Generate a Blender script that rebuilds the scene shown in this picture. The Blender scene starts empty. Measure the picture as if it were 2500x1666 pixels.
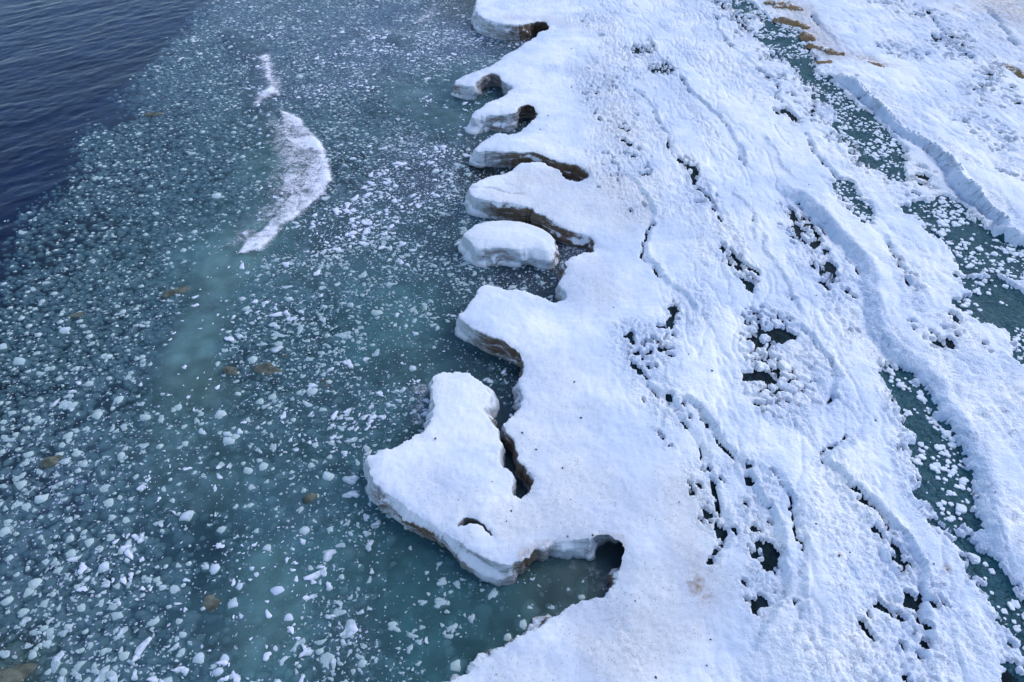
import bpy, math, random
import numpy as np
from mathutils import Vector
random.seed(7); rng = np.random.default_rng(11)
sc = bpy.context.scene
COL = sc.collection
# ---------------------------------------------------------------- camera, sky, sun, exposure
H, PITCH, FOC = 22.0, math.radians(43.0), 1785.0          # metres, downward tilt, focal length in px of a 2500 px wide frame
cam = bpy.data.cameras.new('camera'); cam.sensor_width = 36.0; cam.lens = 36.0 * FOC / 2500.0
cam.clip_start = 0.5; cam.clip_end = 3000
co = bpy.data.objects.new('camera', cam); COL.objects.link(co)
co.location = (0, 0, H); co.rotation_euler = (math.pi/2 - PITCH, 0, 0); sc.camera = co
SUN_EL, SUN_AZ = math.radians(40), math.radians(58)       # azimuth clockwise from +y (away from the viewer, to the right)
w = bpy.data.worlds.new('World'); sc.world = w; w.use_nodes = True
wn = w.node_tree.nodes; sky = wn.new('ShaderNodeTexSky'); sky.sky_type = 'NISHITA'; sky.sun_disc = False
sky.sun_elevation = SUN_EL; sky.sun_rotation = SUN_AZ; sky.air_density = 1.0; sky.dust_density = 1.0; sky.ozone_density = 1.5
w.node_tree.links.new(sky.outputs[0], wn['Background'].inputs[0]); wn['Background'].inputs[1].default_value = 0.15
sl = bpy.data.lights.new('sun', 'SUN'); sl.energy = 0.6; sl.angle = math.radians(55); sl.color = (1.0, 0.98, 0.96)
so = bpy.data.objects.new('sun', sl); COL.objects.link(so)
sd = Vector((math.sin(SUN_AZ)*math.cos(SUN_EL), math.cos(SUN_AZ)*math.cos(SUN_EL), math.sin(SUN_EL)))
so.rotation_euler = sd.to_track_quat('Z', 'Y').to_euler(); so.location = (30, 40, 60)
sc.view_settings.view_transform = 'Standard'; sc.view_settings.look = 'None'; sc.view_settings.gamma = 1
sc.view_settings.exposure = 0.80; sc.view_settings.use_curve_mapping = False
sc.cycles.use_denoising = True
sc.cycles.max_bounces = 10; sc.cycles.transparent_max_bounces = 12; sc.cycles.volume_bounces = 0
sc.cycles.caustics_reflective = False; sc.cycles.caustics_refractive = False

# ---------------------------------------------------------------- photo measurements -> ground points
CP, SP = math.cos(PITCH), math.sin(PITCH)
def at(u, v, z=0.0):
    """the point at height z that stands at (u, v) of the 2500 x 1666 photograph"""
    rx, ry = (u-1250)/FOC, (833-v)/FOC
    d = np.array([rx, CP + ry*SP, -SP + ry*CP]); t = (z-H)/d[2]
    return np.array([d[0]*t, d[1]*t])
def proj(x, y, z):
    dz = z-H; dep = y*CP - dz*SP; up = y*SP + dz*CP
    return 1250 + FOC*x/dep, 833 - FOC*up/dep, dep
ORG = {1: (0, 0), 2: (800, 0), 3: (1650, 0), 4: (0, 550), 5: (800, 550), 6: (1650, 550), 7: (0, 1106), 8: (800, 1106), 9: (1650, 1106), 0: (0, 0)}
def R(reg, pts):
    s = 1.0 if reg == 0 else 2.768
    return [(ORG[reg][0] + p[0]/s, ORG[reg][1] + p[1]/s) + tuple(p[2:]) for p in pts]
def ground(pts, z): return np.array([at(p[0], p[1], z) for p in pts])

# ---------------------------------------------------------------- noise
def _h(ix, iy, s):
    n = (ix.astype(np.int64)*374761393 + iy.astype(np.int64)*668265263 + s*974711) & 0xffffffff
    n = ((n ^ (n >> 13)) * 1274126177) & 0xffffffff
    n = ((n ^ (n >> 16)) * 2246822519) & 0xffffffff
    return ((n ^ (n >> 15)) & 0xffffff) / 16777215.0
def vn(x, y, s=0):
    ix, iy = np.floor(x), np.floor(y); fx, fy = x-ix, y-iy
    fx = fx*fx*fx*(fx*(fx*6-15)+10); fy = fy*fy*fy*(fy*(fy*6-15)+10)
    a, b, c, d = _h(ix, iy, s), _h(ix+1, iy, s), _h(ix, iy+1, s), _h(ix+1, iy+1, s)
    return (a*(1-fx)+b*fx)*(1-fy) + (c*(1-fx)+d*fx)*fy
def fbm(x, y, s=0, o=4):
    r, a, t = 0, 1.0, 0
    for k in range(o):
        r = r + a*(vn(x, y, s+k*17)*2-1); t += a; a *= .5
        x, y = x*1.93*0.8 - y*1.93*0.6, x*1.93*0.6 + y*1.93*0.8
    return r/t
def worley(x, y, s=0):
    ix, iy = np.floor(x), np.floor(y)
    f1 = np.full(x.shape, 9.0); f2 = np.full(x.shape, 9.0); cx = np.zeros(x.shape); cy = np.zeros(x.shape)
    for dx in (-1, 0, 1):
        for dy in (-1, 0, 1):
            gx, gy = ix+dx, iy+dy
            px = gx + .12 + .76*_h(gx, gy, s); py = gy + .12 + .76*_h(gx, gy, s+5)
            d = np.hypot(px-x, py-y); m = d < f1
            f2 = np.where(m, f1, np.minimum(f2, d)); f1 = np.where(m, d, f1)
            cx = np.where(m, px, cx); cy = np.where(m, py, cy)
    return f1, f2, cx, cy
def sstep(a, b, x):
    t = np.clip((x-a)/(b-a), 0, 1); return t*t*(3-2*t)
def seg_dist(px, py, poly, closed):
    """distance to a polyline, side (+ right of travel), arc fraction; brute force"""
    P = np.asarray(poly, float); Q = np.roll(P, -1, 0) if closed else P[1:]
    P = P if closed else P[:-1]
    L = np.hypot(*(Q-P).T); acc = np.concatenate([[0], np.cumsum(L)])
    best = np.full(px.shape, 1e9); side = np.zeros(px.shape); arc = np.zeros(px.shape)
    for k in range(len(P)):
        ax, ay = P[k]; bx, by = Q[k]; ex, ey = bx-ax, by-ay; l2 = ex*ex+ey*ey+1e-9
        t = np.clip(((px-ax)*ex+(py-ay)*ey)/l2, 0, 1)
        qx, qy = px-(ax+t*ex), py-(ay+t*ey); d2 = qx*qx+qy*qy; m = d2 < best
        best[m] = d2[m]; arc[m] = acc[k]+t[m]*L[k]; side[m] = (qx*ey-qy*ex)[m]
    return np.sqrt(best), np.sign(side), arc, acc[-1]
def inside(px, py, poly):
    P = np.asarray(poly, float); r = np.zeros(px.shape, bool); n = len(P); j = n-1
    for i in range(n):
        xi, yi = P[i]; xj, yj = P[j]
        if yi != yj:
            r ^= ((yi > py) != (yj > py)) & (px < (xj-xi)*(py-yi)/(yj-yi)+xi)
        j = i
    return r
def sdf(px, py, poly):
    d = seg_dist(px, py, poly, True)[0]
    return np.where(inside(px, py, poly), -d, d)
def near(X, Y, poly, marg):
    """index of grid points within the polyline's box + margin"""
    P = np.asarray(poly); lo, hi = P.min(0)-marg, P.max(0)+marg
    return np.nonzero((X > lo[0]) & (X < hi[0]) & (Y > lo[1]) & (Y < hi[1]))
def smooth_poly(p, closed=False, it=1):
    p = np.asarray(p, float)
    for _ in range(it):
        q = np.roll(p, -1, 0) if closed else p[1:]
        b = p if closed else p[:-1]
        n = np.empty((2*len(b),)+p.shape[1:]); n[0::2] = .75*b+.25*q; n[1::2] = .25*b+.75*q
        p = n if closed else np.vstack([p[:1], n, p[-1:]])
    return p

# ---------------------------------------------------------------- object helpers
def mesh_obj(name, verts, faces, mats, parent=None, smooth=True, attrs=None, mat_idx=None):
    me = bpy.data.meshes.new(name); verts = np.asarray(verts, np.float32)
    if isinstance(faces, list) and len({len(f) for f in faces}) > 1:
        me.from_pydata([tuple(map(float, v)) for v in verts], [], faces)
    else:
        faces = np.asarray(faces, np.int32); k = faces.shape[1]
        me.vertices.add(len(verts)); me.vertices.foreach_set('co', verts.ravel())
        me.loops.add(faces.size); me.loops.foreach_set('vertex_index', faces.ravel())
        me.polygons.add(len(faces)); me.polygons.foreach_set('loop_start', np.arange(0, faces.size, k, dtype=np.int32))
        me.update(calc_edges=True)
    for m in (mats if isinstance(mats, (list, tuple)) else [mats]): me.materials.append(m)
    if mat_idx is not None: me.polygons.foreach_set('material_index', np.asarray(mat_idx, np.int32))
    for an, (ty, arr) in (attrs or {}).items():
        a = me.attributes.new(an, ty, 'POINT')
        a.data.foreach_set('value' if ty == 'FLOAT' else 'color', np.asarray(arr, np.float32).ravel())
    me.polygons.foreach_set('use_smooth', np.full(len(me.polygons), smooth))
    me.update()
    o = bpy.data.objects.new(name, me); COL.objects.link(o)
    if parent: o.parent = parent
    return o
def tag(o, label=None, cat=None, group=None, kind=None):
    if label: o['label'] = label
    if cat: o['category'] = cat
    if group: o['group'] = group
    if kind: o['kind'] = kind
    return o
def quads(nr, nc):
    i = np.arange(nr*nc).reshape(nr, nc)
    return np.stack([i[:-1, :-1], i[:-1, 1:], i[1:, 1:], i[1:, :-1]], -1)          # (nr-1, nc-1, 4), ccw from above
def axis(parts):
    """tensor-grid coordinates: list of (start, stop, step0, step1)"""
    out = []
    for a, b, s0, s1 in parts:
        x, r = a, []
        while x < b: r.append(x); x += s0+(s1-s0)*(x-a)/(b-a)
        out += r
    return np.array(out)

# ---------------------------------------------------------------- materials
class NT:
    def __init__(s, name):
        s.m = bpy.data.materials.new(name); s.m.use_nodes = True; s.t = s.m.node_tree; s.t.nodes.clear()
        s.out = s.n('ShaderNodeOutputMaterial')
    def n(s, ty, **kw):
        nd = s.t.nodes.new(ty)
        for k, v in kw.items():
            if k.startswith('_'): setattr(nd, k[1:], v)
        for k, v in kw.items():
            if not k.startswith('_'):
                key = int(k[1:]) if k[0] == 'i' and k[1:].isdigit() else k.replace('__', ' ')
                s.set(nd.inputs[key], v)
        return nd
    def set(s, inp, v):
        if isinstance(v, bpy.types.NodeSocket): s.t.links.new(v, inp)
        elif isinstance(v, bpy.types.Node): s.t.links.new(v.outputs[0], inp)
        else: inp.default_value = v
    def math(s, op, a, b=0.0, c=0.0, clamp=False):
        return s.n('ShaderNodeMath', _operation=op, _use_clamp=clamp, i0=a, i1=b, i2=c).outputs[0]
    def mix(s, f, a, b):
        nd = s.n('ShaderNodeMix', _data_type='RGBA'); s.set(nd.inputs[0], f); s.set(nd.inputs[6], a); s.set(nd.inputs[7], b); return nd.outputs[2]
    def ramp(s, f, lo, hi):
        nd = s.n('ShaderNodeMapRange', _interpolation_type='SMOOTHSTEP'); s.set(nd.inputs[0], f)
        s.set(nd.inputs[1], lo); s.set(nd.inputs[2], hi); return nd.outputs[0]
    def noise(s, scale, detail=3, rough=.5, vec=None, dist=0):
        nd = s.n('ShaderNodeTexNoise', Scale=scale, Detail=detail, Roughness=rough, Distortion=dist)
        s.set(nd.inputs['Vector'], vec if vec is not None else s.pos()); return nd.outputs[0]
    def voro(s, scale, vec=None, feat='F1'):
        nd = s.n('ShaderNodeTexVoronoi', _feature=feat, Scale=scale); s.set(nd.inputs['Vector'], vec if vec is not None else s.pos()); return nd
    def geo(s):
        if not hasattr(s, '_g'): s._g = s.n('ShaderNodeNewGeometry')
        return s._g
    def pos(s): return s.geo().outputs['Position']
    def z(s):
        return s.n('ShaderNodeSeparateXYZ', Vector=s.pos()).outputs[2]
    def attr(s, name):
        return s.n('ShaderNodeAttribute', _attribute_name=name)
    def bump(s, h, st, dist=.05): return s.n('ShaderNodeBump', Strength=st, Distance=dist, Height=h).outputs[0]
    def scale(s, v): return s.n('ShaderNodeVectorMath', _operation='MULTIPLY', i0=s.pos(), i1=v).outputs[0]

def mat_snow():
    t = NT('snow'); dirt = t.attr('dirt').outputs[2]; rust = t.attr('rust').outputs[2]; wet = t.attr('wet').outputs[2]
    big = t.noise(.35, 4, .6); fine = t.noise(7, 4, .65)
    base = t.mix(t.ramp(big, .36, .62), (.69, .76, .90, 1), (.89, .91, .95, 1))
    base = t.mix(t.math('MULTIPLY', wet, t.math('ADD', .35, t.noise(1.6, 4, .6))), base, (.46, .57, .74, 1))  # blue-grey shade of the lake-facing banks, painted into the snow colour
    grit = t.ramp(t.noise(1.4, 4, .7), .34, .66); vs = t.voro(11); spot = t.math('LESS_THAN', vs.outputs['Distance'], t.math('MULTIPLY', t.n('ShaderNodeSeparateColor', Color=vs.outputs['Color']).outputs[0], .26))
    vs2 = t.voro(24); spot2 = t.math('LESS_THAN', vs2.outputs['Distance'], t.math('MULTIPLY', t.n('ShaderNodeSeparateColor', Color=vs2.outputs['Color']).outputs[0], .3))
    sp = t.math('MAXIMUM', t.math('MULTIPLY', spot, .7), t.math('MULTIPLY', spot2, .65))
    base = t.mix(t.math('MULTIPLY', dirt, t.math('ADD', .10, t.math('MULTIPLY', fine, .62))), base, (.37, .36, .39, 1))
    base = t.mix(t.math('MULTIPLY', sp, t.math('MULTIPLY', t.ramp(dirt, .02, .6), t.math('ADD', .25, t.math('MULTIPLY', grit, .85)))), base, (.16, .15, .16, 1))
    base = t.mix(t.math('MULTIPLY', rust, t.ramp(t.noise(4, 5, .7), .3, .75)), base, (.30, .17, .09, 1))
    rb = t.attr('rub').outputs[2]; wp = t.n('ShaderNodeVectorMath', _operation='ADD', i0=t.pos(), i1=t.n('ShaderNodeVectorMath', _operation='SCALE', i0=t.n('ShaderNodeTexNoise', Scale=6.0, Detail=2.0, Vector=t.pos()).outputs[1], Scale=.12).outputs[0]).outputs[0]
    ed = t.voro(5.5, wp, 'DISTANCE_TO_EDGE').outputs['Distance']; ed2 = t.voro(11, wp, 'DISTANCE_TO_EDGE').outputs['Distance']
    chunk = t.math('ADD', t.ramp(ed, .0, .32), t.math('MULTIPLY', t.ramp(ed2, 0, .3), .5))
    crack = t.math('MULTIPLY', t.math('MAXIMUM', t.ramp(ed, .11, .02), t.math('MULTIPLY', t.ramp(ed2, .16, .02), .7)), t.math('MULTIPLY', rb, t.ramp(t.noise(2.2, 5, .75), .56, .68)))
    base = t.mix(t.math('MULTIPLY', crack, .75), base, (.05, .06, .08, 1))
    b = t.bump(t.math('ADD', t.math('ADD', t.math('MULTIPLY', t.noise(9, 5, .7), .6), t.math('MULTIPLY', t.noise(38, 3, .6), .5)), t.math('MULTIPLY', t.math('MULTIPLY', chunk, rb), 1.6)), .38, .06)
    p = t.n('ShaderNodeBsdfPrincipled', Base__Color=base, Roughness=.75, Normal=b)
    p.inputs['Specular IOR Level'].default_value = .25
    t.set(t.out.inputs[0], p); return t.m
def mat_wall():
    t = NT('dirty_ice'); z = t.z(); nz = t.n('ShaderNodeSeparateXYZ', Vector=t.geo().outputs['Normal']).outputs[2]
    silt = t.attr('silt').outputs[2]
    v = t.scale((1.0, 1.0, 5.0)); band = t.noise(1.5, 6, .65, v, .6); patch = t.noise(.9, 4, .6)
    base = t.mix(t.noise(3, 5, .6), (.40, .46, .53, 1), (.74, .79, .86, 1))
    f = t.math('MULTIPLY', t.ramp(t.math('ADD', band, t.math('MULTIPLY', silt, .26)), .54, .72), t.math('ADD', silt, .1), 0, True)
    base = t.mix(f, base, t.mix(t.noise(6, 4, .6), (.05, .028, .016, 1), (.22, .15, .10, 1)))
    snow = t.ramp(t.math('ADD', nz, t.math('MULTIPLY', t.math('SUBTRACT', patch, .5), 1.3)), .42, .62)
    base = t.mix(snow, base, (.80, .83, .90, 1))
    wet = t.ramp(t.math('ADD', z, t.math('MULTIPLY', t.noise(2, 3, .6), .25)), .30, .10)
    base = t.mix(t.math('MULTIPLY', wet, .55), base, (.30, .31, .30, 1))
    b = t.bump(t.math('ADD', t.noise(5, 6, .7, t.scale((1, 1, 2.2))), t.math('MULTIPLY', t.noise(24, 4, .7), .35)), .8, .09)
    p = t.n('ShaderNodeBsdfPrincipled', Base__Color=base, Roughness=t.math('SUBTRACT', .75, t.math('MULTIPLY', wet, .4)), Normal=b)
    t.set(t.out.inputs[0], p); return t.m
def mat_water():
    t = NT('slush_water'); s = t.attr('slush').outputs[2]; tint = t.attr('tint').outputs[0]; mk = t.attr('speck').outputs[2]
    n1 = t.noise(1.3, 5, .65, None, .8)
    fac = t.math('MULTIPLY', s, t.math('ADD', .62, t.math('MULTIPLY', n1, .75)), 0, True)
    vs = t.voro(9, t.n('ShaderNodeVectorMath', _operation='ADD', i0=t.pos(), i1=t.n('ShaderNodeVectorMath', _operation='SCALE', i0=t.n('ShaderNodeTexNoise', Scale=5.0, Detail=3.0, Vector=t.pos()).outputs[1], Scale=.25).outputs[0]).outputs[0])
    rnd = t.n('ShaderNodeSeparateColor', Color=vs.outputs['Color']).outputs[0]
    sp = t.math('LESS_THAN', vs.outputs['Distance'], t.math('MULTIPLY', t.math('SUBTRACT', t.math('ADD', rnd, t.math('MULTIPLY', mk, .5)), .75), .9))
    thin = t.math('MULTIPLY', t.ramp(t.noise(7, 6, .75, None, 1.2), .50, .72), mk)
    sp = t.math('MAXIMUM', t.math('MULTIPLY', sp, .8), t.math('MULTIPLY', thin, .38))
    sp = t.math('MULTIPLY', sp, t.ramp(mk, .02, .3))
    col = t.mix(sp, tint, (.72, .74, .93, 1))
    fac = t.math('MAXIMUM', fac, t.math('MULTIPLY', sp, .9))
    b = t.bump(t.noise(3.2, 4, .6, t.scale((.7, 1.3, 1))), .25, .08)
    d = t.n('ShaderNodeBsdfDiffuse', Color=col, Normal=b)
    tr = t.n('ShaderNodeBsdfTransparent', Color=(.86, .95, .97, 1))
    m = t.n('ShaderNodeMixShader', i0=fac, i1=tr, i2=d)
    g = t.n('ShaderNodeBsdfGlossy', Roughness=.12, Normal=b, Color=(.82, .9, .95, 1))
    fr = t.n('ShaderNodeFresnel', IOR=1.33, Normal=b)
    m2 = t.n('ShaderNodeMixShader', i0=t.math('MULTIPLY', fr, t.math('SUBTRACT', 1, t.math('MULTIPLY', fac, .6))), i1=m, i2=g)
    t.set(t.out.inputs[0], m2)
    t.set(t.out.inputs[1], t.n('ShaderNodeVolumeAbsorption', Color=(.16, .48, .55, 1), Density=3.2))
    return t.m
def mat_bed():
    t = NT('lake_bed'); c = t.mix(t.noise(.5, 5, .6), (.03, .05, .07, 1), (.07, .10, .10, 1))
    t.set(t.out.inputs[0], t.n('ShaderNodeBsdfPrincipled', Base__Color=c, Roughness=.9)); return t.m
def mat_ice(name, wet, snow, lo, hi, bs=.5, grey=0):
    t = NT(name); z = t.z(); n = t.noise(6, 4, .65)
    f = t.ramp(t.math('ADD', z, t.math('MULTIPLY', t.math('SUBTRACT', n, .5), .11)), lo, hi)
    r = t.n('ShaderNodeObjectInfo').outputs['Random']
    wetc = t.mix(t.noise(1.1, 2, .5), wet, tuple(c*.62 for c in wet[:3])+(1,))
    base = t.mix(f, wetc, t.mix(t.noise(2.3, 3, .6), snow, tuple(c*.86 for c in snow[:3])+(1,)))
    b = t.bump(t.noise(14, 5, .7), bs, .04)
    p = t.n('ShaderNodeBsdfPrincipled', Base__Color=base, Roughness=t.math('ADD', .3, t.math('MULTIPLY', f, .4)), Normal=b)
    t.set(t.out.inputs[0], p); return t.m
def mat_foam():
    t = NT('foam'); a = t.attr('foam').outputs[2]
    n = t.noise(2.2, 7, .72, None, 1.0); n2 = t.noise(11, 5, .7)
    f = t.ramp(t.math('ADD', a, t.math('ADD', t.math('MULTIPLY', t.math('SUBTRACT', n, .5), 1.9), t.math('MULTIPLY', t.math('SUBTRACT', n2, .5), .8))), .08, .92)
    b = t.bump(n2, .6, .05)
    d = t.n('ShaderNodeBsdfPrincipled', Base__Color=(.86, .87, .98, 1), Roughness=.7, Normal=b)
    t.set(t.out.inputs[0], t.n('ShaderNodeMixShader', i0=t.math('MULTIPLY', f, .96), i1=t.n('ShaderNodeBsdfTransparent'), i2=d)); return t.m
def mat_lead():
    t = NT('lead_ice'); wp = t.n('ShaderNodeVectorMath', _operation='ADD', i0=t.pos(), i1=t.n('ShaderNodeVectorMath', _operation='SCALE', i0=t.n('ShaderNodeTexNoise', Scale=4.0, Detail=4.0, Vector=t.pos()).outputs[1], Scale=.35).outputs[0]).outputs[0]
    v = t.voro(5.2, wp, 'DISTANCE_TO_EDGE'); c = t.voro(5.2, wp)
    rnd = t.n('ShaderNodeSeparateColor', Color=c.outputs['Color']).outputs[0]
    base = t.mix(t.noise(.6, 4, .6), (.006, .042, .062, 1), (.028, .12, .15, 1))
    base = t.mix(t.math('MULTIPLY', rnd, .4), base, (.09, .17, .20, 1))
    base = t.mix(t.ramp(v.outputs['Distance'], .07, .0), base, (.012, .03, .035, 1))
    base = t.mix(t.math('MULTIPLY', t.ramp(t.noise(5, 5, .7), .58, .75), .4), base, (.32, .42, .48, 1))
    b = t.bump(t.math('ADD', v.outputs['Distance'], t.noise(8, 4, .6)), .5, .06)
    t.set(t.out.inputs[0], t.n('ShaderNodeBsdfPrincipled', Base__Color=base, Roughness=.5, Normal=b, **{'Specular__IOR__Level': .04})); return t.m
def mat_simple(name, a, b_, rough=.85, sc_=4, bs=.6, spec=.3):
    t = NT(name); c = t.mix(t.ramp(t.noise(sc_, 5, .65), .35, .65), a, b_)
    t.set(t.out.inputs[0], t.n('ShaderNodeBsdfPrincipled', Base__Color=c, Roughness=rough, Normal=t.bump(t.noise(sc_*4, 5, .7), bs, .06), **{'Specular__IOR__Level': spec})); return t.m
M_SNOW, M_WALL, M_WATER, M_BED, M_FOAM, M_LEAD = mat_snow(), mat_wall(), mat_water(), mat_bed(), mat_foam(), mat_lead()
M_DARK = mat_simple('shade_black_ice', (.004, .010, .015, 1), (.012, .032, .042, 1), .6, 3, .6, .06)  # near black, with the shade of narrow gaps put into the ice colour
M_LUMP = mat_ice('slush_ball_ice', (.48, .61, .62, 1), (.58, .65, .79, 1), .015, .095)
M_FLOE = mat_ice('brash_ice', (.42, .54, .58, 1), (.76, .78, .93, 1), .006, .052)
M_CHUNK = mat_simple('snow_chunk', (.74, .79, .86, 1), (.88, .90, .95, 1))
M_ROCK = mat_simple('silty_rock', (.045, .055, .045, 1), (.15, .16, .125, 1), .6, 2.2)
def mat_sand():
    t = NT('frozen_sand'); c = t.mix(t.noise(5, 5, .7), (.09, .06, .03, 1), (.36, .23, .11, 1)); nz = t.n('ShaderNodeSeparateXYZ', Vector=t.geo().outputs['Normal']).outputs[2]
    c = t.mix(t.ramp(t.math('ADD', t.noise(1.7, 5, .7), t.math('MULTIPLY', nz, 0.2)), .70, .82), c, (.80, .83, .90, 1))
    t.set(t.out.inputs[0], t.n('ShaderNodeBsdfPrincipled', Base__Color=c, Roughness=.9, Normal=t.bump(t.noise(14, 5, .7), .6, .08))); return t.m
M_SAND = mat_sand()
M_PEB = mat_simple('dark_pebble', (.05, .045, .045, 1), (.16, .12, .09, 1), .7, 9)
M_ICICLE = mat_simple('icicle_ice', (.36, .43, .50, 1), (.66, .72, .79, 1), .3, 3)

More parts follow.
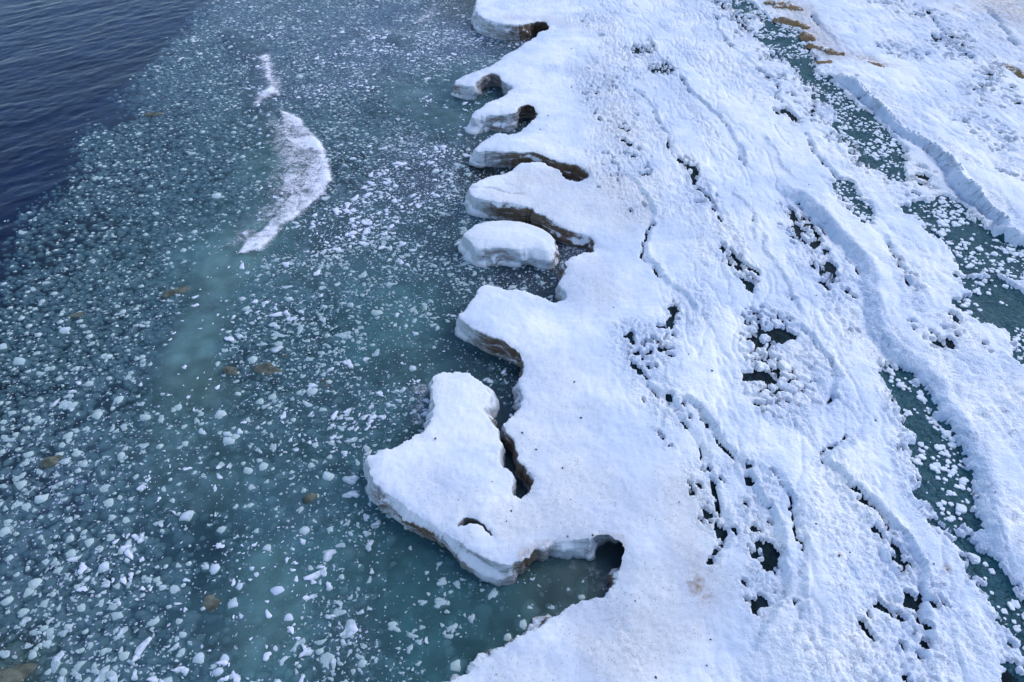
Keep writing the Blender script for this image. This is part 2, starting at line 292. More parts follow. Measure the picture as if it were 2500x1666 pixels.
# ================================================================= THE SHORE ICE
# lip of the ice shelf, far to near: region px, lip height, flare of the wall foot (+ out, - undercut), silt
COAST = (R(0, [(1500, -560, 1.2, .2, .3), (1330, -330, 1.2, .2, .3), (1200, -130, 1.2, .2, .3)]) +
 R(2, [(1030, -70, 1.2, .3, .2), (1005, 5, 1.2, .3, .2), (990, 50, 1.2, .3, .2), (1012, 92, 1.2, .35, .3), (1060, 118, 1.2, .5, .4), (1130, 148, 1.2, .5, .5), (1210, 165, 1.2, .45, .6),
       (1290, 168, 1.2, .35, .9), (1370, 150, 1.2, .0, 1), (1420, 142, 1.15, -.6, 1), (1475, 147, 1.1, -.6, 1), (1503, 178, 1.1, -.4, 1), (1480, 207, 1.1, -.2, 1), (1425, 216, 1.1, 0, 1),
       (1388, 262, 1.05, .1, .5), (1350, 280, 1.0, .1, .4), (1310, 308, 1.0, .1, .2), (1240, 350, .95, .1, .2), (1170, 398, .95, .1, .2), (1100, 450, .95, .1, .2), (1000, 482, .95, .1, .2),
       (900, 520, .9, .1, .4), (862, 548, .8, .2, .7), (868, 572, .8, .3, .8), (930, 578, .9, .3, .3), (985, 582, .95, .1, .3), (1012, 545, 1.0, -.1, .6), (1060, 505, 1.05, -.15, .8), (1120, 484, 1.05, -.35, .8),
       (1158, 505, 1.0, -.5, .6), (1178, 552, 1.0, -.3, .4), (1232, 573, .95, .0, .5), (1246, 602, .9, 0, .4), (1215, 635, .9, 0, .3), (1165, 665, .9, .1, .2), (1100, 682, .9, .1, .1), (1040, 720, .9, .1, .1),
       (990, 760, .9, .2, .1), (962, 790, .85, .3, .2), (985, 800, .85, .5, .2), (1060, 775, .9, .5, .5), (1150, 772, .95, .4, .8), (1235, 775, 1.0, .2, .4), (1272, 758, 1.0, .0, .6), (1284, 722, 1.05, -.15, .8),
       (1325, 703, 1.05, -.3, .9), (1380, 713, 1.05, -.45, 1), (1412, 748, 1.0, -.3, .9), (1415, 785, .95, -.1, .6), (1388, 812, .9, 0, .5), (1340, 858, .9, .05, .3), (1308, 890, .9, .1, .2), (1240, 908, .9, .1, .1),
       (1140, 898, .9, .1, .1), (1090, 930, .9, .1, .1), (1030, 972, .9, .2, .1), (990, 1012, .85, .3, .2), (1015, 1025, .9, .3, .3), (1100, 1012, .95, .2, .5), (1200, 1016, 1.0, .1, .8), (1310, 1024, 1.05, -.05, 1),
       (1390, 1018, 1.05, -.15, 1), (1460, 1046, 1.05, -.2, 1), (1530, 1080, 1.0, -.1, 1), (1620, 1098, 1.0, .05, 1.2), (1690, 1108, 1.0, .2, 1.3), (1745, 1148, .95, .2, 1.2), (1775, 1180, .9, .1, .8),
       (1745, 1210, .85, 0, .4), (1690, 1230, .85, 0, .4), (1600, 1212, .85, 0, .4), (1578, 1180, .9, 0, .6), (1575, 1148, .95, 0, .4), (1500, 1130, .95, 0, .3), (1465, 1090, 1.0, 0, .3), (1380, 1098, .95, .05, .2),
       (1290, 1106, .95, .05, .2), (1245, 1152, .9, .05, .1), (1180, 1172, .9, .1, .1), (1060, 1200, .9, .1, .1), (985, 1240, .9, .2, .1), (960, 1280, .9, .2, .1), (970, 1322, .9, .3, .1), (1050, 1352, .95, .25, .5),
       (1150, 1362, 1.0, .2, .9), (1250, 1370, 1.0, .1, 1), (1350, 1388, 1.0, 0, 1), (1412, 1420, 1.0, -.1, 1), (1475, 1462, .95, -.05, 1), (1560, 1502, .9, .05, 1)]) +
 R(5, [(1600, 18, .8, .1, 1), (1700, 50, .75, .1, 1.1), (1780, 75, .7, .1, 1.2), (1806, 108, .65, 0, 1), (1790, 180, .55, 0, .3), (1690, 203, .65, .05, .2), (1622, 232, .8, .1, .5), (1600, 262, .85, .2, 1), (1632, 290, .85, .1, .9),
       (1602, 330, .85, .05, .6), (1550, 368, .85, 0, .3), (1568, 405, .85, .05, .4), (1612, 440, .8, .15, .3), (1618, 482, .75, .1, .2), (1570, 520, .7, .05, .1), (1530, 534, .7, 0, .1), (1495, 522, .75, 0, .2),
       (1480, 490, .8, .05, .3), (1400, 466, .85, .1, .2), (1300, 440, .9, .1, .1), (1185, 430, .9, .1, .1), (1100, 392, .9, .1, .1), (1042, 388, .9, .1, .1), (1018, 450, .9, .1, .1), (960, 545, .9, .1, .1),
       (885, 600, .9, .15, .1), (880, 628, .9, .2, .1), (960, 668, .95, .15, .3), (1030, 712, 1.0, .1, .7), (1100, 752, 1.0, .08, .9), (1185, 780, .95, .05, .9), (1262, 822, .9, .0, .9), (1312, 872, .85, -.05, .9),
       (1330, 935, .8, 0, .9), (1312, 985, .75, .05, .9), (1292, 1030, .75, 0, .6), (1295, 1080, .75, 0, .4), (1320, 1120, .8, .1, .5), (1310, 1180, .8, .1, .5), (1300, 1235, .8, .05, .3), (1235, 1290, .8, .05, .3),
       (1185, 1335, .8, .1, .4), (1205, 1390, .8, .15, .9), (1255, 1420, .8, .1, 1), (1280, 1490, .8, .1, .9), (1300, 1545, .8, .05, .8)]) +
 R(8, [(1296, 20, .8, 0, .9), (1272, 52, .8, 0, 1), (1335, 84, .8, .05, 1.1), (1372, 145, .8, .1, 1.2), (1392, 220, .8, .08, 1.2), (1372, 270, .75, .05, 1), (1340, 300, .7, 0, .5), (1285, 322, .7, 0, .4), (1250, 285, .75, .05, .5),
       (1240, 225, .8, .05, .5), (1258, 130, .8, .05, .4), (1170, 100, .8, .05, .4), (1152, 20, .85, .05, .3)]) +
 R(5, [(1175, 1442, .9, .1, .3), (1140, 1352, .9, .1, .4), (1085, 1315, .9, .4, .9), (1065, 1230, .9, .45, .5), (1080, 1130, .9, .4, .2), (1060, 1060, .9, .3, .1), (1000, 1025, .9, .2, .1), (900, 985, .9, .1, .1), (800, 992, .9, .1, .1),
       (720, 1008, .9, .1, .4), (722, 1050, .9, .1, .4), (700, 1085, .9, .25, .5), (715, 1160, .9, .25, .5), (720, 1260, .9, .2, .3), (705, 1335, .9, .1, .1), (655, 1398, .9, .1, .1), (540, 1440, .9, .1, .1), (450, 1500, .9, .1, .1)]) +
 R(8, [(285, 15, .9, .1, .1), (278, 85, .9, .15, .1), (262, 150, .9, .25, .1), (320, 205, .95, .25, .4), (400, 265, .95, .25, .8), (470, 320, .9, .25, .7), (535, 390, .85, .25, .8), (620, 415, .8, .25, 1), (700, 462, .75, .2, 1),
       (790, 525, .7, .05, .8), (850, 560, .75, .1, .6), (900, 622, .8, .2, .7), (960, 668, .85, .25, .7), (1080, 715, .85, .25, .3), (1205, 755, .85, .2, .5), (1270, 738, .85, .15, .8), (1340, 690, .85, .1, 1), (1430, 640, .85, .0, .8),
       (1520, 606, .85, .1, .4), (1640, 590, .85, .15, .2), (1760, 590, .9, .1, .3), (1850, 558, .95, -.2, .6), (1930, 564, .95, -.6, .6), (1990, 605, .9, -.8, .5), (2020, 650, .85, -.7, .5), (2000, 695, .8, -.3, .8),
       (1998, 745, .75, .15, 1.2), (1985, 795, .7, .2, 1.3), (1930, 880, .65, .2, 1), (1880, 945, .6, .1, .6), (1830, 972, .55, .05, .3), (1760, 1010, .5, .05, .2), (1710, 1004, .5, .05, .2), (1630, 1022, .45, .1, .2),
       (1585, 1075, .5, .2, .7), (1500, 1135, .55, .35, 1), (1390, 1190, .55, .4, 1.1), (1280, 1250, .55, .4, 1.1), (1150, 1345, .5, .35, 1.1), (1040, 1420, .45, .3, .8), (900, 1500, .4, .2, .3), (780, 1560, .4, .2, .2), (650, 1650, .4, .2, .2), (300, 1900, .5, .2, .2)]) +
 R(0, [(700, 2100, .6, .2, .2)]))
CREV = R(8, [(885, 490, .8, 0, .7), (905, 466, .8, 0, .7), (945, 456, .8, -.1, .7), (1040, 478, .8, -.1, 1), (1095, 508, .8, 0, 1), (1150, 540, .8, 0, .8), (1085, 527, .8, 0, .3), (1050, 498, .8, 0, .3), (960, 484, .8, 0, .3)])
BLOCK = (R(5, [(912, 52, .95, .25, .1), (948, 22, .95, .1, .1)]) + R(2, [(1012, 1494, .95, .1, .1), (1200, 1478, .95, .1, .1), (1330, 1492, .95, .1, .1), (1440, 1528, .95, .1, .2)]) +
 R(5, [(1500, 40, .95, .15, .3), (1520, 75, .95, .25, .9), (1530, 120, .95, .25, 1), (1495, 168, .95, .3, .4), (1440, 152, .95, .4, .2), (1370, 140, .95, .45, .3), (1270, 158, .9, .4, .5), (1180, 145, .9, .42, .6), (1080, 138, .9, .45, .6),
       (1030, 150, .9, .45, .3), (990, 140, .9, .4, .1), (965, 100, .92, .35, .1)]))
def ctrl(pts):
    a = np.array([tuple(at(p[0], p[1], p[2])) + tuple(p[2:]) for p in pts]); return smooth_poly(a, True, 1)
coast = np.array([tuple(at(p[0], p[1], p[2])) + tuple(p[2:]) for p in COAST]); coast = smooth_poly(coast, False, 1)
coast_poly = np.vstack([coast[:, :2], [[-30, -30], [260, -30], [260, 330], [60, 330]]])
crev = ctrl(CREV); crev[:, :2] = crev[:, :2].mean(0)+(crev[:, :2]-crev[:, :2].mean(0))*np.array([1.05, 1.7]); block = ctrl(BLOCK)
CTRL = np.vstack([coast, crev])
def idw(x, y, C, k, pw, eps):
    num = np.zeros(x.shape); den = np.zeros(x.shape)
    for c in C:
        wgt = 1.0/((x-c[0])**2+(y-c[1])**2+eps)**pw; num += wgt*c[k]; den += wgt
    return num/den

# old ridges in the shelf, traced along their foot, the higher ground on the landward side: polyline, step, width, run-out
RIDGES = [
 (R(3, [(900, 480), (980, 535), (1100, 560), (1190, 612), (1260, 690), (1340, 770), (1420, 840), (1490, 905), (1600, 965), (1700, 1050), (1790, 1130), (1835, 1230), (1880, 1290), (1990, 1385), (2090, 1470), (2190, 1540)]) + R(6, [(2070, 20), (2200, 90), (2353, 180), (2600, 330)]), 1.35, .7, 9),
 (R(3, [(560, 1190), (740, 1300), (900, 1450), (1000, 1545)]) + R(6, [(1050, 80), (1190, 230), (1250, 330), (1240, 480), (1280, 680), (1330, 780), (1430, 870), (1560, 985), (1700, 1150), (1780, 1300), (1900, 1450)]) + R(9, [(1960, 60), (1985, 250), (2000, 400), (1990, 560), (2080, 700), (2220, 840), (2353, 990), (2500, 1150)]), .70, 1.25, 8),
 (R(3, [(180, 30), (280, 110), (275, 200), (350, 290), (440, 370), (560, 460), (690, 545), (660, 610), (690, 670), (740, 740), (810, 780)]), .3, .35, 3),
 (R(3, [(0, 460), (55, 590), (150, 670), (230, 725), (325, 830), (385, 930), (440, 1060), (560, 1190)]), .35, .4, 3.5),
 (R(6, [(640, 640), (770, 690), (890, 690), (990, 830), (1060, 920), (1100, 1020), (1060, 1180), (1000, 1300)]), .3, .4, 3),
 (R(2, [(1480, 1250), (1700, 1290)]) , .08, .4, 2),
 (R(2, [(1900, 1080), (2080, 1180), (2170, 1330), (2185, 1470), (2150, 1560)]) + R(5, [(2110, 110), (2200, 230), (2300, 350)]) + R(6, [(0, 400), (60, 480), (160, 560), (230, 640), (220, 760)]), .32, .45, 2.5),
 (R(5, [(1960, 880), (2060, 960), (2180, 1040), (2260, 1140), (2353, 1260)]) + R(6, [(60, 1150), (170, 1280), (300, 1400), (420, 1545)]) + R(9, [(480, 80), (540, 250), (660, 390), (690, 500), (668, 620), (700, 720), (735, 830), (730, 930), (670, 1060), (590, 1190), (450, 1390), (330, 1545)]), .5, .45, 3),
 (R(6, [(90, 1360), (200, 1540)]) + R(9, [(230, 100), (310, 280), (368, 430), (372, 530), (270, 700), (240, 840)]), .3, .4, 2),
 (R(9, [(560, 0), (680, 140), (780, 330), (790, 480), (860, 610), (890, 710), (868, 830), (875, 960), (830, 1130), (720, 1290), (560, 1420)]), .26, .4, 2.5),
 (R(6, [(1180, 1290), (1220, 1420)]) + R(9, [(960, 20), (1090, 130), (1195, 250), (1310, 370), (1480, 560), (1560, 690), (1650, 800), (1640, 940), (1660, 1090), (1700, 1230), (1740, 1400), (1720, 1545)]), .48, .5, 3.5),
 (R(6, [(540, 0), (610, 180), (720, 290), (800, 480), (850, 580), (930, 700)]), .25, .35, 2),
 (R(6, [(1340, 30), (1420, 120), (1520, 260), (1620, 430), (1680, 540)]), .3, .4, 2.5),
 (R(3, [(820, 870), (960, 1060), (1090, 1200), (1200, 1290)]), .25, .4, 2.5),
 (R(3, [(560, 880), (640, 1010), (740, 1160), (820, 1230)]), .18, .35, 2),
 (R(3, [(370, 1230), (420, 1340), (500, 1440), (550, 1540)]) + R(6, [(480, 0), (560, 170)]), .2, .35, 2),
 (R(3, [(930, 60), (950, 170), (1050, 260), (1140, 320)]), .35, .6, 4),
 (R(3, [(1650, 20), (1820, 250), (1990, 420), (2200, 620), (2353, 700)]), .22, .6, 3),
 (R(3, [(2050, 20), (2220, 240), (2353, 360)]), .35, .6, 4),
 (R(3, [(1980, 790), (2130, 930), (2353, 1090)]), .25, .5, 3),
 (R(3, [(1320, 150), (1420, 280), (1560, 380), (1740, 470)]), .18, .5, 3),
 (R(6, [(1880, 345), (2000, 372), (2150, 376), (2280, 425), (2400, 500)]), .28, .25, .8),
 (R(6, [(1640, 800), (1820, 880), (1990, 960), (2150, 1060)]), .15, .5, 2),
 (R(2, [(1960, 260), (2160, 420), (2350, 640)]), .18, .4, 2.5),
 (R(2, [(2150, 200), (2260, 430), (2353, 560)]), .2, .4, 2),
 (R(2, [(2000, 560), (2150, 640), (2260, 800), (2330, 1000), (2353, 1100)]), .2, .4, 2),
 (R(8, [(1850, 1000), (2000, 1180), (2100, 1330), (2150, 1545)]), -.12, .8, 2.5),
]
RIDGES = [(ground(p, 1.25), h*(.46 if h > .6 else .44), wd*(.60 if h > .6 else .5), ln) for p, h, wd, ln in RIDGES]
# frozen leads: polygon (foot px), missing-cell share inside
LEADS = [
 (R(3, [(400, -30), (520, 40), (620, 140), (700, 190), (850, 230), (870, 300), (930, 400), (915, 480), (985, 545), (1100, 605), (1150, 680), (1270, 770), (1370, 850), (1450, 930), (1495, 1000), (1535, 1060), (1552, 1090), (1520, 1150), (1540, 1240), (1470, 1240), (1370, 1160), (1290, 1100), (1240, 1000), (1120, 930), (1070, 860), (1095, 800), (1050, 740), (1000, 680), (940, 630), (900, 580), (830, 500), (760, 420), (640, 340), (530, 260), (600, 200), (560, 110), (470, 90), (390, 60)]), .72, 'long teal lead below the icicle scarp'),
 (R(3, [(1090, 1235), (1170, 1260), (1210, 1320), (1290, 1400), (1305, 1480), (1290, 1545), (1235, 1510), (1165, 1420), (1110, 1340), (1070, 1280)]), .9, 'short narrow lead in the middle of the snow'),
 (R(3, [(1555, 1430), (1650, 1395), (1720, 1400), (1800, 1350), (1880, 1380), (1980, 1460), (2060, 1540)]) + R(6, [(2130, 90), (2250, 140), (2400, 210), (2550, 300), (2550, 420), (2300, 372), (2110, 348), (1945, 325), (1900, 250), (1860, 180), (1760, 80), (1680, 10)]), .72, 'rubble-filled lead above the thin snow bridge'),
 (R(6, [(1880, 358), (2000, 388), (2150, 390), (2280, 445), (2400, 520), (2550, 600), (2550, 1100), (2400, 1010), (2310, 960), (2280, 850), (2250, 730), (2120, 700), (2000, 660), (1920, 600), (1890, 540), (2050, 500), (1960, 440)]), .82, 'wide teal lead below the thin snow bridge'),
 (R(6, [(1415, 968), (1480, 958), (1560, 1010), (1640, 1090), (1700, 1170), (1735, 1260), (1760, 1330), (1850, 1420), (1895, 1500)]) + R(9, [(1925, 30), (1960, 160), (1985, 260), (1985, 380), (1940, 470), (1920, 580), (1880, 570), (1800, 490), (1750, 410), (1680, 320), (1650, 200), (1600, 80)]) + R(6, [(1640, 1450), (1560, 1330), (1500, 1220), (1460, 1100)]), .9, 'deep teal lead under the smooth snow bank'),
 (R(9, [(1985, 640), (2060, 720), (2110, 800), (2210, 870), (2300, 980), (2400, 1060), (2560, 1200), (2560, 1560), (2330, 1380), (2260, 1230), (2170, 1090), (2110, 960), (2060, 840), (1985, 720)]), .78, 'narrow lead running into the lower corner of the snow'),
 (R(9, [(582, 652), (655, 618), (688, 735), (678, 840), (640, 790), (600, 720)]), 1, 'small dark hole under a snow ridge'),
 (R(9, [(1570, 972), (1640, 950), (1662, 1000), (1650, 1110), (1612, 1182), (1580, 1130), (1572, 1050)]), 1, 'small dark hole at a ridge foot'),
 (R(9, [(1192, 243), (1215, 250), (1300, 365), (1270, 368)]), 1, 'slit under a ridge'),
 (R(9, [(1395, 518), (1430, 520), (1500, 610), (1545, 695), (1500, 700), (1440, 610)]), 1, 'slit under a ridge'),
 (R(9, [(600, 360), (640, 372), (672, 440), (650, 435)]), 1, 'slit under a ridge'),
 (R(9, [(485, 100), (500, 105), (512, 200), (485, 190)]), 1, 'slit under a ridge'),
 (R(9, [(1310, 440), (1335, 450), (1348, 492), (1325, 495)]), 1, 'slit under a ridge'),
 (R(9, [(1585, 1180), (1612, 1190), (1605, 1330), (1578, 1330)]), .9, 'slit under a ridge'),
 (R(6, [(432, 345), (500, 380), (540, 400), (530, 445), (480, 445), (455, 400)]), 1, 'small hole'),
 (R(5, [(2330, 480), (2380, 480), (2385, 560), (2340, 690), (2290, 790), (2270, 760), (2310, 690), (2240, 700), (2300, 600)]), .9, 'small hole'),
 (R(5, [(2010, 700), (2090, 690), (2085, 760), (2050, 840), (2060, 900), (2110, 950), (2160, 1000), (2150, 1050), (2080, 980), (2030, 900), (2040, 790)]), .9, 'small hole'),
 (R(5, [(2215, 1360), (2250, 1370), (2345, 1480), (2300, 1490), (2290, 1440)]), 1, 'slit'),
 (R(3, [(700, 748), (760, 760), (815, 800), (800, 832), (750, 800)]), 1, 'small hole'),
 (R(3, [(100, 1140), (150, 1100), (160, 1180), (140, 1250), (200, 1300), (270, 1380), (290, 1450), (345, 1545), (300, 1520), (250, 1430), (240, 1370), (190, 1320), (110, 1280)]), .85, 'hole'),
 (R(3, [(765, 1400), (800, 1410), (840, 1470), (880, 1510), (850, 1515), (780, 1490), (755, 1460)]), .9, 'hole'),
 (R(6, [(940, 30), (975, 60), (985, 105), (960, 105), (925, 60)]), 1, 'hole'),
 (R(6, [(895, 140), (930, 145), (950, 180), (920, 195)]), 1, 'hole'),
 (R(6, [(1010, 262), (1060, 280), (1115, 330), (1100, 375), (1060, 345), (1025, 330)]), .8, 'hole'),
 (R(6, [(1145, 715), (1175, 735), (1165, 745), (1140, 730)]), 1, 'hole'),
 (R(6, [(1212, 705), (1238, 725), (1235, 745), (1212, 735)]), 1, 'hole'),
 (R(6, [(1450, 225), (1510, 250), (1520, 275), (1480, 260)]), 1, 'hole'),
 (R(6, [(895, 1130), (915, 1070), (940, 1050), (942, 1080), (930, 1120), (905, 1138)]), 1, 'hole'),
 (R(6, [(615, 725), (650, 700), (720, 710), (735, 770), (690, 800), (640, 840), (600, 820), (640, 780)]), .55, 'rubble hole'),
 (R(6, [(510, 985), (600, 990), (640, 1040), (650, 1100), (600, 1130), (530, 1080), (510, 1040)]), .6, 'rubble hole'),
 (R(6, [(560, 1180), (640, 1150), (655, 1220), (620, 1240)]), .7, 'rubble hole'),
 (R(6, [(530, 860), (570, 870), (560, 890), (535, 885)]), 1, 'rubble hole'),
 (R(6, [(640, 910), (680, 890), (720, 880), (730, 895), (680, 935)]), .8, 'rubble hole'),
 (R(6, [(790, 1215), (850, 1205), (865, 1235), (800, 1240)]), .8, 'rubble hole'),
 (R(9, [(175, 285), (215, 290), (240, 310), (220, 328), (190, 305)]), 1, 'hole'),
]
LEADS = [(ground(p, 1.1), q, n) for p, q, n in LEADS]
# rubble bands: polyline, half width (m), cell size (m), share of cells fallen in
RUB = [
 (R(3, [(300, 0), (560, 180), (800, 430), (1000, 700), (1200, 960), (1500, 1230)]), 2.6, .13), (R(6, [(620, 660), (600, 900), (600, 1100), (700, 1250)]), 1.3, .12), (R(6, [(760, 800), (820, 1000), (850, 1200)]), 1.5, .05),
 (R(6, [(860, 40), (940, 180), (1060, 330), (1130, 520), (1190, 740)]), .9, .16), (R(6, [(330, 20), (400, 150), (440, 320)]), .8, .14), (R(6, [(1840, 650), (1920, 760), (2000, 830)]), .7, .13),
 (R(6, [(1630, 690), (1720, 770), (1790, 820)]), .6, .12), (R(6, [(1400, 900), (1450, 1100), (1560, 1330), (1640, 1500)]), .7, .12), (R(9, [(1600, 0), (1560, 200), (1680, 340), (1880, 560), (1980, 620), (2020, 780), (2200, 1100), (2353, 1400)]), .7, .13),
 (R(3, [(1330, -20), (1480, 60), (1700, 120), (1880, 250), (2020, 420), (2100, 520)]), 2.0, .12), (R(3, [(1480, 300), (1700, 300), (1560, 380)]), 1.5, .08), (R(3, [(1900, 760), (2060, 860), (2200, 1000), (2353, 1200)]), 1.5, .1),
 (R(3, [(2000, 600), (2150, 720), (2200, 620)]), 1.6, .07), (R(3, [(1560, 1420), (1700, 1380), (1960, 1440), (2080, 1545)]), 1.2, .14), (R(3, [(80, 1080), (150, 1250), (300, 1450), (340, 1560)]), .7, .14),
 (R(5, [(2040, 680), (2060, 900), (2200, 1050), (2330, 1250)]), .9, .1), (R(5, [(2353, 560), (2260, 720), (2200, 900)]), .8, .1), (R(9, [(590, 640), (600, 780), (580, 900), (620, 980)]), .6, .2),
 (R(9, [(1500, 800), (1600, 850), (1620, 950), (1560, 1150), (1580, 1330), (1480, 1340), (1350, 1250), (1450, 1080)]), 1.0, .1), (R(9, [(1300, 1350), (1450, 1450), (1600, 1400)]), 1.2, .05), (R(9, [(2230, 1350), (2290, 1500)]), .5, .3),
 (R(9, [(180, 100), (240, 300), (330, 440), (420, 480)]), .9, .06), (R(9, [(460, 60), (580, 200), (500, 480)]), .7, .05), (R(9, [(960, 60), (1030, 110)]), .35, .35), (R(9, [(1130, 260), (1240, 350), (1330, 460), (1480, 640), (1560, 720)]), .6, .14),
 (R(2, [(1780, 480), (1860, 700), (1930, 900), (2000, 1080), (2150, 1350)]), 2.2, .04), (R(2, [(2120, 320), (2180, 380), (2260, 470)]), 1.2, .2), (R(2, [(1750, 100), (2000, 330)]), 2.0, .03), (R(3, [(530, 480), (620, 510)]), .6, .25),
 (R(3, [(700, 740), (810, 830)]), .6, .15), (R(3, [(760, 1390), (860, 1520)]), .8, .16), (R(6, [(1460, 240), (1560, 330), (1620, 500), (1590, 560)]), .6, .08), (R(6, [(750, 20), (840, 100)]), .5, .12), (R(3, [(1680, 1190), (1720, 1210)]), .3, .4), (R(3, [(2050, 400), (2200, 450)]), 1, .1),
]
RUB = [(ground(p, 1.25), wd, q) for p, wd, q in RUB]

xs = axis([(-9, 16, .056, .056), (16, 50, .095, .095), (50, 110, .4, 1.5), (110, 255, 5, 20)])
ys = axis([(-34, 4, 4, 1), (4, 8, .3, .06), (8, 72, .046, .19), (72, 120, .35, 1.5), (120, 320, 5, 20)])
X, Y = np.meshgrid(xs, ys)
wx = X + .15*fbm(X*1.7, Y*1.7, 3, 4)+.07*fbm(X*5, Y*5, 4, 3); wy = Y + .15*fbm(X*1.7, Y*1.7, 23, 4)+.07*fbm(X*5, Y*5, 24, 3)
dc = np.full(X.shape, 50.0); ii = near(X, Y, coast_poly[:-4], 4.0)
tmp = seg_dist(wx[ii], wy[ii], coast_poly, True)[0]; dc[ii] = tmp
dc = np.where(inside(wx, wy, coast_poly), -dc, dc)
dcr = np.full(X.shape, 50.0); ii = near(X, Y, crev[:, :2], 1.0); dcr[ii] = sdf(wx[ii], wy[ii], crev[:, :2])
dc = np.maximum(dc, -dcr)                                             # > 0 is water
act = np.nonzero(dc < .4)
ax_, ay_ = X[act], Y[act]; da = np.maximum(-dc[act], 0)
zl = np.full(X.shape, .9); nearshore = np.nonzero((dc < .4) & (dc > -9)); zl[nearshore] = idw(X[nearshore], Y[nearshore], CTRL[::2], 2, 2.0, .05)
inl = np.maximum(-dc, 0)
blend = sstep(1.0, 7.0, inl)
Z = zl*(1-blend) + (1.0+.35*(1-np.exp(-inl/16)))*blend
Z += np.where(inl < 3, .05*(1-np.exp(-inl/.7)), .05) - .04*np.exp(-inl/.08)
Z += .10*fbm(X*.35, Y*.35, 41, 3)*sstep(.5, 4, inl) + .045*fbm(X*1.1, Y*1.1, 47, 3)
calm = np.ones(X.shape)
fiss = np.zeros(X.shape, bool); bank = np.zeros(X.shape); shade = np.zeros(X.shape); RZ = np.zeros(X.shape)
for n, (p, h, wd, ln) in enumerate(RIDGES):
    ps = smooth_poly(p, False, 2); ln = min(ln, 3.2); i2 = near(X, Y, ps, 5*ln)
    qx = X[i2] + .30*fbm(X[i2]*.8, Y[i2]*.6, 60+n, 3) + .12*fbm(X[i2]*3, Y[i2]*3, 160+n, 3); qy = Y[i2] + .28*fbm(X[i2]*.9, Y[i2]*.9, 90+n, 4)
    d, s, arc, tot = seg_dist(qx, qy, ps, False)
    sd_ = -d*s                                                          # > 0 landward
    endf = sstep(0, .12*tot+.6, arc)*sstep(0, .12*tot+.6, tot-arc)
    hv = h*endf*((.7+.6*vn(arc*.55, arc*0+n, 5)) if n > 1 else (.35+1.0*vn(arc*.30, arc*0+n, 5)+.25*vn(arc*1.7, arc*0+n, 6)))
    # foot at 0, crest one width landward, long run-out behind; a shallow moat seaward
    up = sstep(0, wd, sd_)*np.exp(-np.maximum(sd_-wd, 0)/ln) - .22*np.exp(-(np.minimum(sd_, 0)/(.9*wd+.2))**2)*(sd_ < 0) - .22*(sd_ >= 0)*(1-sstep(0, wd*.5, sd_))
    if n == 0: hv = hv + sstep(0, .15, sd_)*(1-sstep(wd*.8, wd*1.3, sd_))*endf*.18*(vn(arc*4.5, sd_*.5, 17)-.5)
    RZ[i2] += hv*up
    bank[i2] = np.maximum(bank[i2], endf*sstep(-.15, .1, sd_)*(1-sstep(wd*.8, wd*1.35, sd_))*sstep(.0, .14, h)*(.45+.5*(h > .3)+.5*(vn(arc*.7, sd_, 13)-.5)))  # ridge faces that get the painted blue-grey shade
    fis = (np.abs(sd_+.02+.12*vn(arc*2.3, arc*0, n)) < -.03+.15*vn(arc*1.9, arc*0+2, n)) & (vn(arc*.6, arc*0+5, 40+n) > .48) & (endf > .6) & (abs(h) > .08)
    fiss[i2] |= fis
    shade[i2] = np.maximum(shade[i2], endf*np.exp(-((sd_-wd*.4)/(wd*.8))**2)*min(1, abs(h)*9))
def blur(A, r):
    for ax in (0, 1):
        for _ in range(2):
            P = np.pad(A, [(r+1, r) if k == ax else (0, 0) for k in (0, 1)], 'edge'); c = np.cumsum(P, ax)
            A = (np.take(c, range(2*r+1, c.shape[ax]), ax)-np.take(c, range(0, c.shape[ax]-2*r-1), ax))/(2*r+1)
    return A
sharp = np.clip(blur(shade, 3)*1.5, 0, 1); Z += RZ*sharp + blur(RZ, 9)*(1-sharp)
Zs = Z.copy()                                                          # the smooth bench, before rubble and holes
rub = np.zeros(X.shape); mis = np.zeros(X.shape)
for p, wd, q in RUB:
    ps = smooth_poly(p, False, 1); i2 = near(X, Y, ps, wd*2)
    d = seg_dist(X[i2], Y[i2], ps, False)[0] + wd*.55*fbm(X[i2]*.8/wd, Y[i2]*.8/wd, 7, 3)
    f = 1-sstep(wd*.45, wd*1.15, d)
    rub[i2] = np.maximum(rub[i2], f*.9); mis[i2] = np.maximum(mis[i2], q*f**1.5*np.clip(4.5*vn(X[i2]*.9, Y[i2]*.6, 111)-1.7, 0, 1.8))
rub = np.maximum(rub, shade*.75); rub = np.maximum(rub, .55*sstep(.45, .7, .5+.9*fbm((X+.2*Y)*.55, Y*.16, 77, 3))*sstep(3, 6, inl))
dl = np.full(X.shape, 9.0); li = np.full(X.shape, -1)
for n, (p, q, nm) in enumerate(LEADS):
    big = n < 6; i2 = near(X, Y, p, 1.6)
    amp = .22 if big else .07
    d = sdf(X[i2]+amp*fbm(X[i2]*1.3, Y[i2]*1.3, 31, 3), Y[i2]+amp*fbm(X[i2]*1.3, Y[i2]*1.3, 37, 3), p)
    d = d + (0 if big else .06)
    m = d < dl[i2]; t_ = dl[i2]; t_[m] = d[m]; dl[i2] = t_; t_ = li[i2]; t_[m] = n; li[i2] = t_
    # probability that a cell of snow rubble has gone: full inside, some of the rim
    qq = min(1, q+.28); pr = np.where(d < -.15, qq, qq*(1-sstep(-.15, .30 if big else .1, d)))
    mis[i2] = np.maximum(mis[i2], np.where(d < .4, pr, 0)); rub[i2] = np.maximum(rub[i2], .8*(1-sstep(.05, .7 if big else .3, d)))
def lookup(A, x, y):
    return A[np.clip(np.searchsorted(ys, y), 0, len(ys)-1), np.clip(np.searchsorted(xs, x), 0, len(xs)-1)]
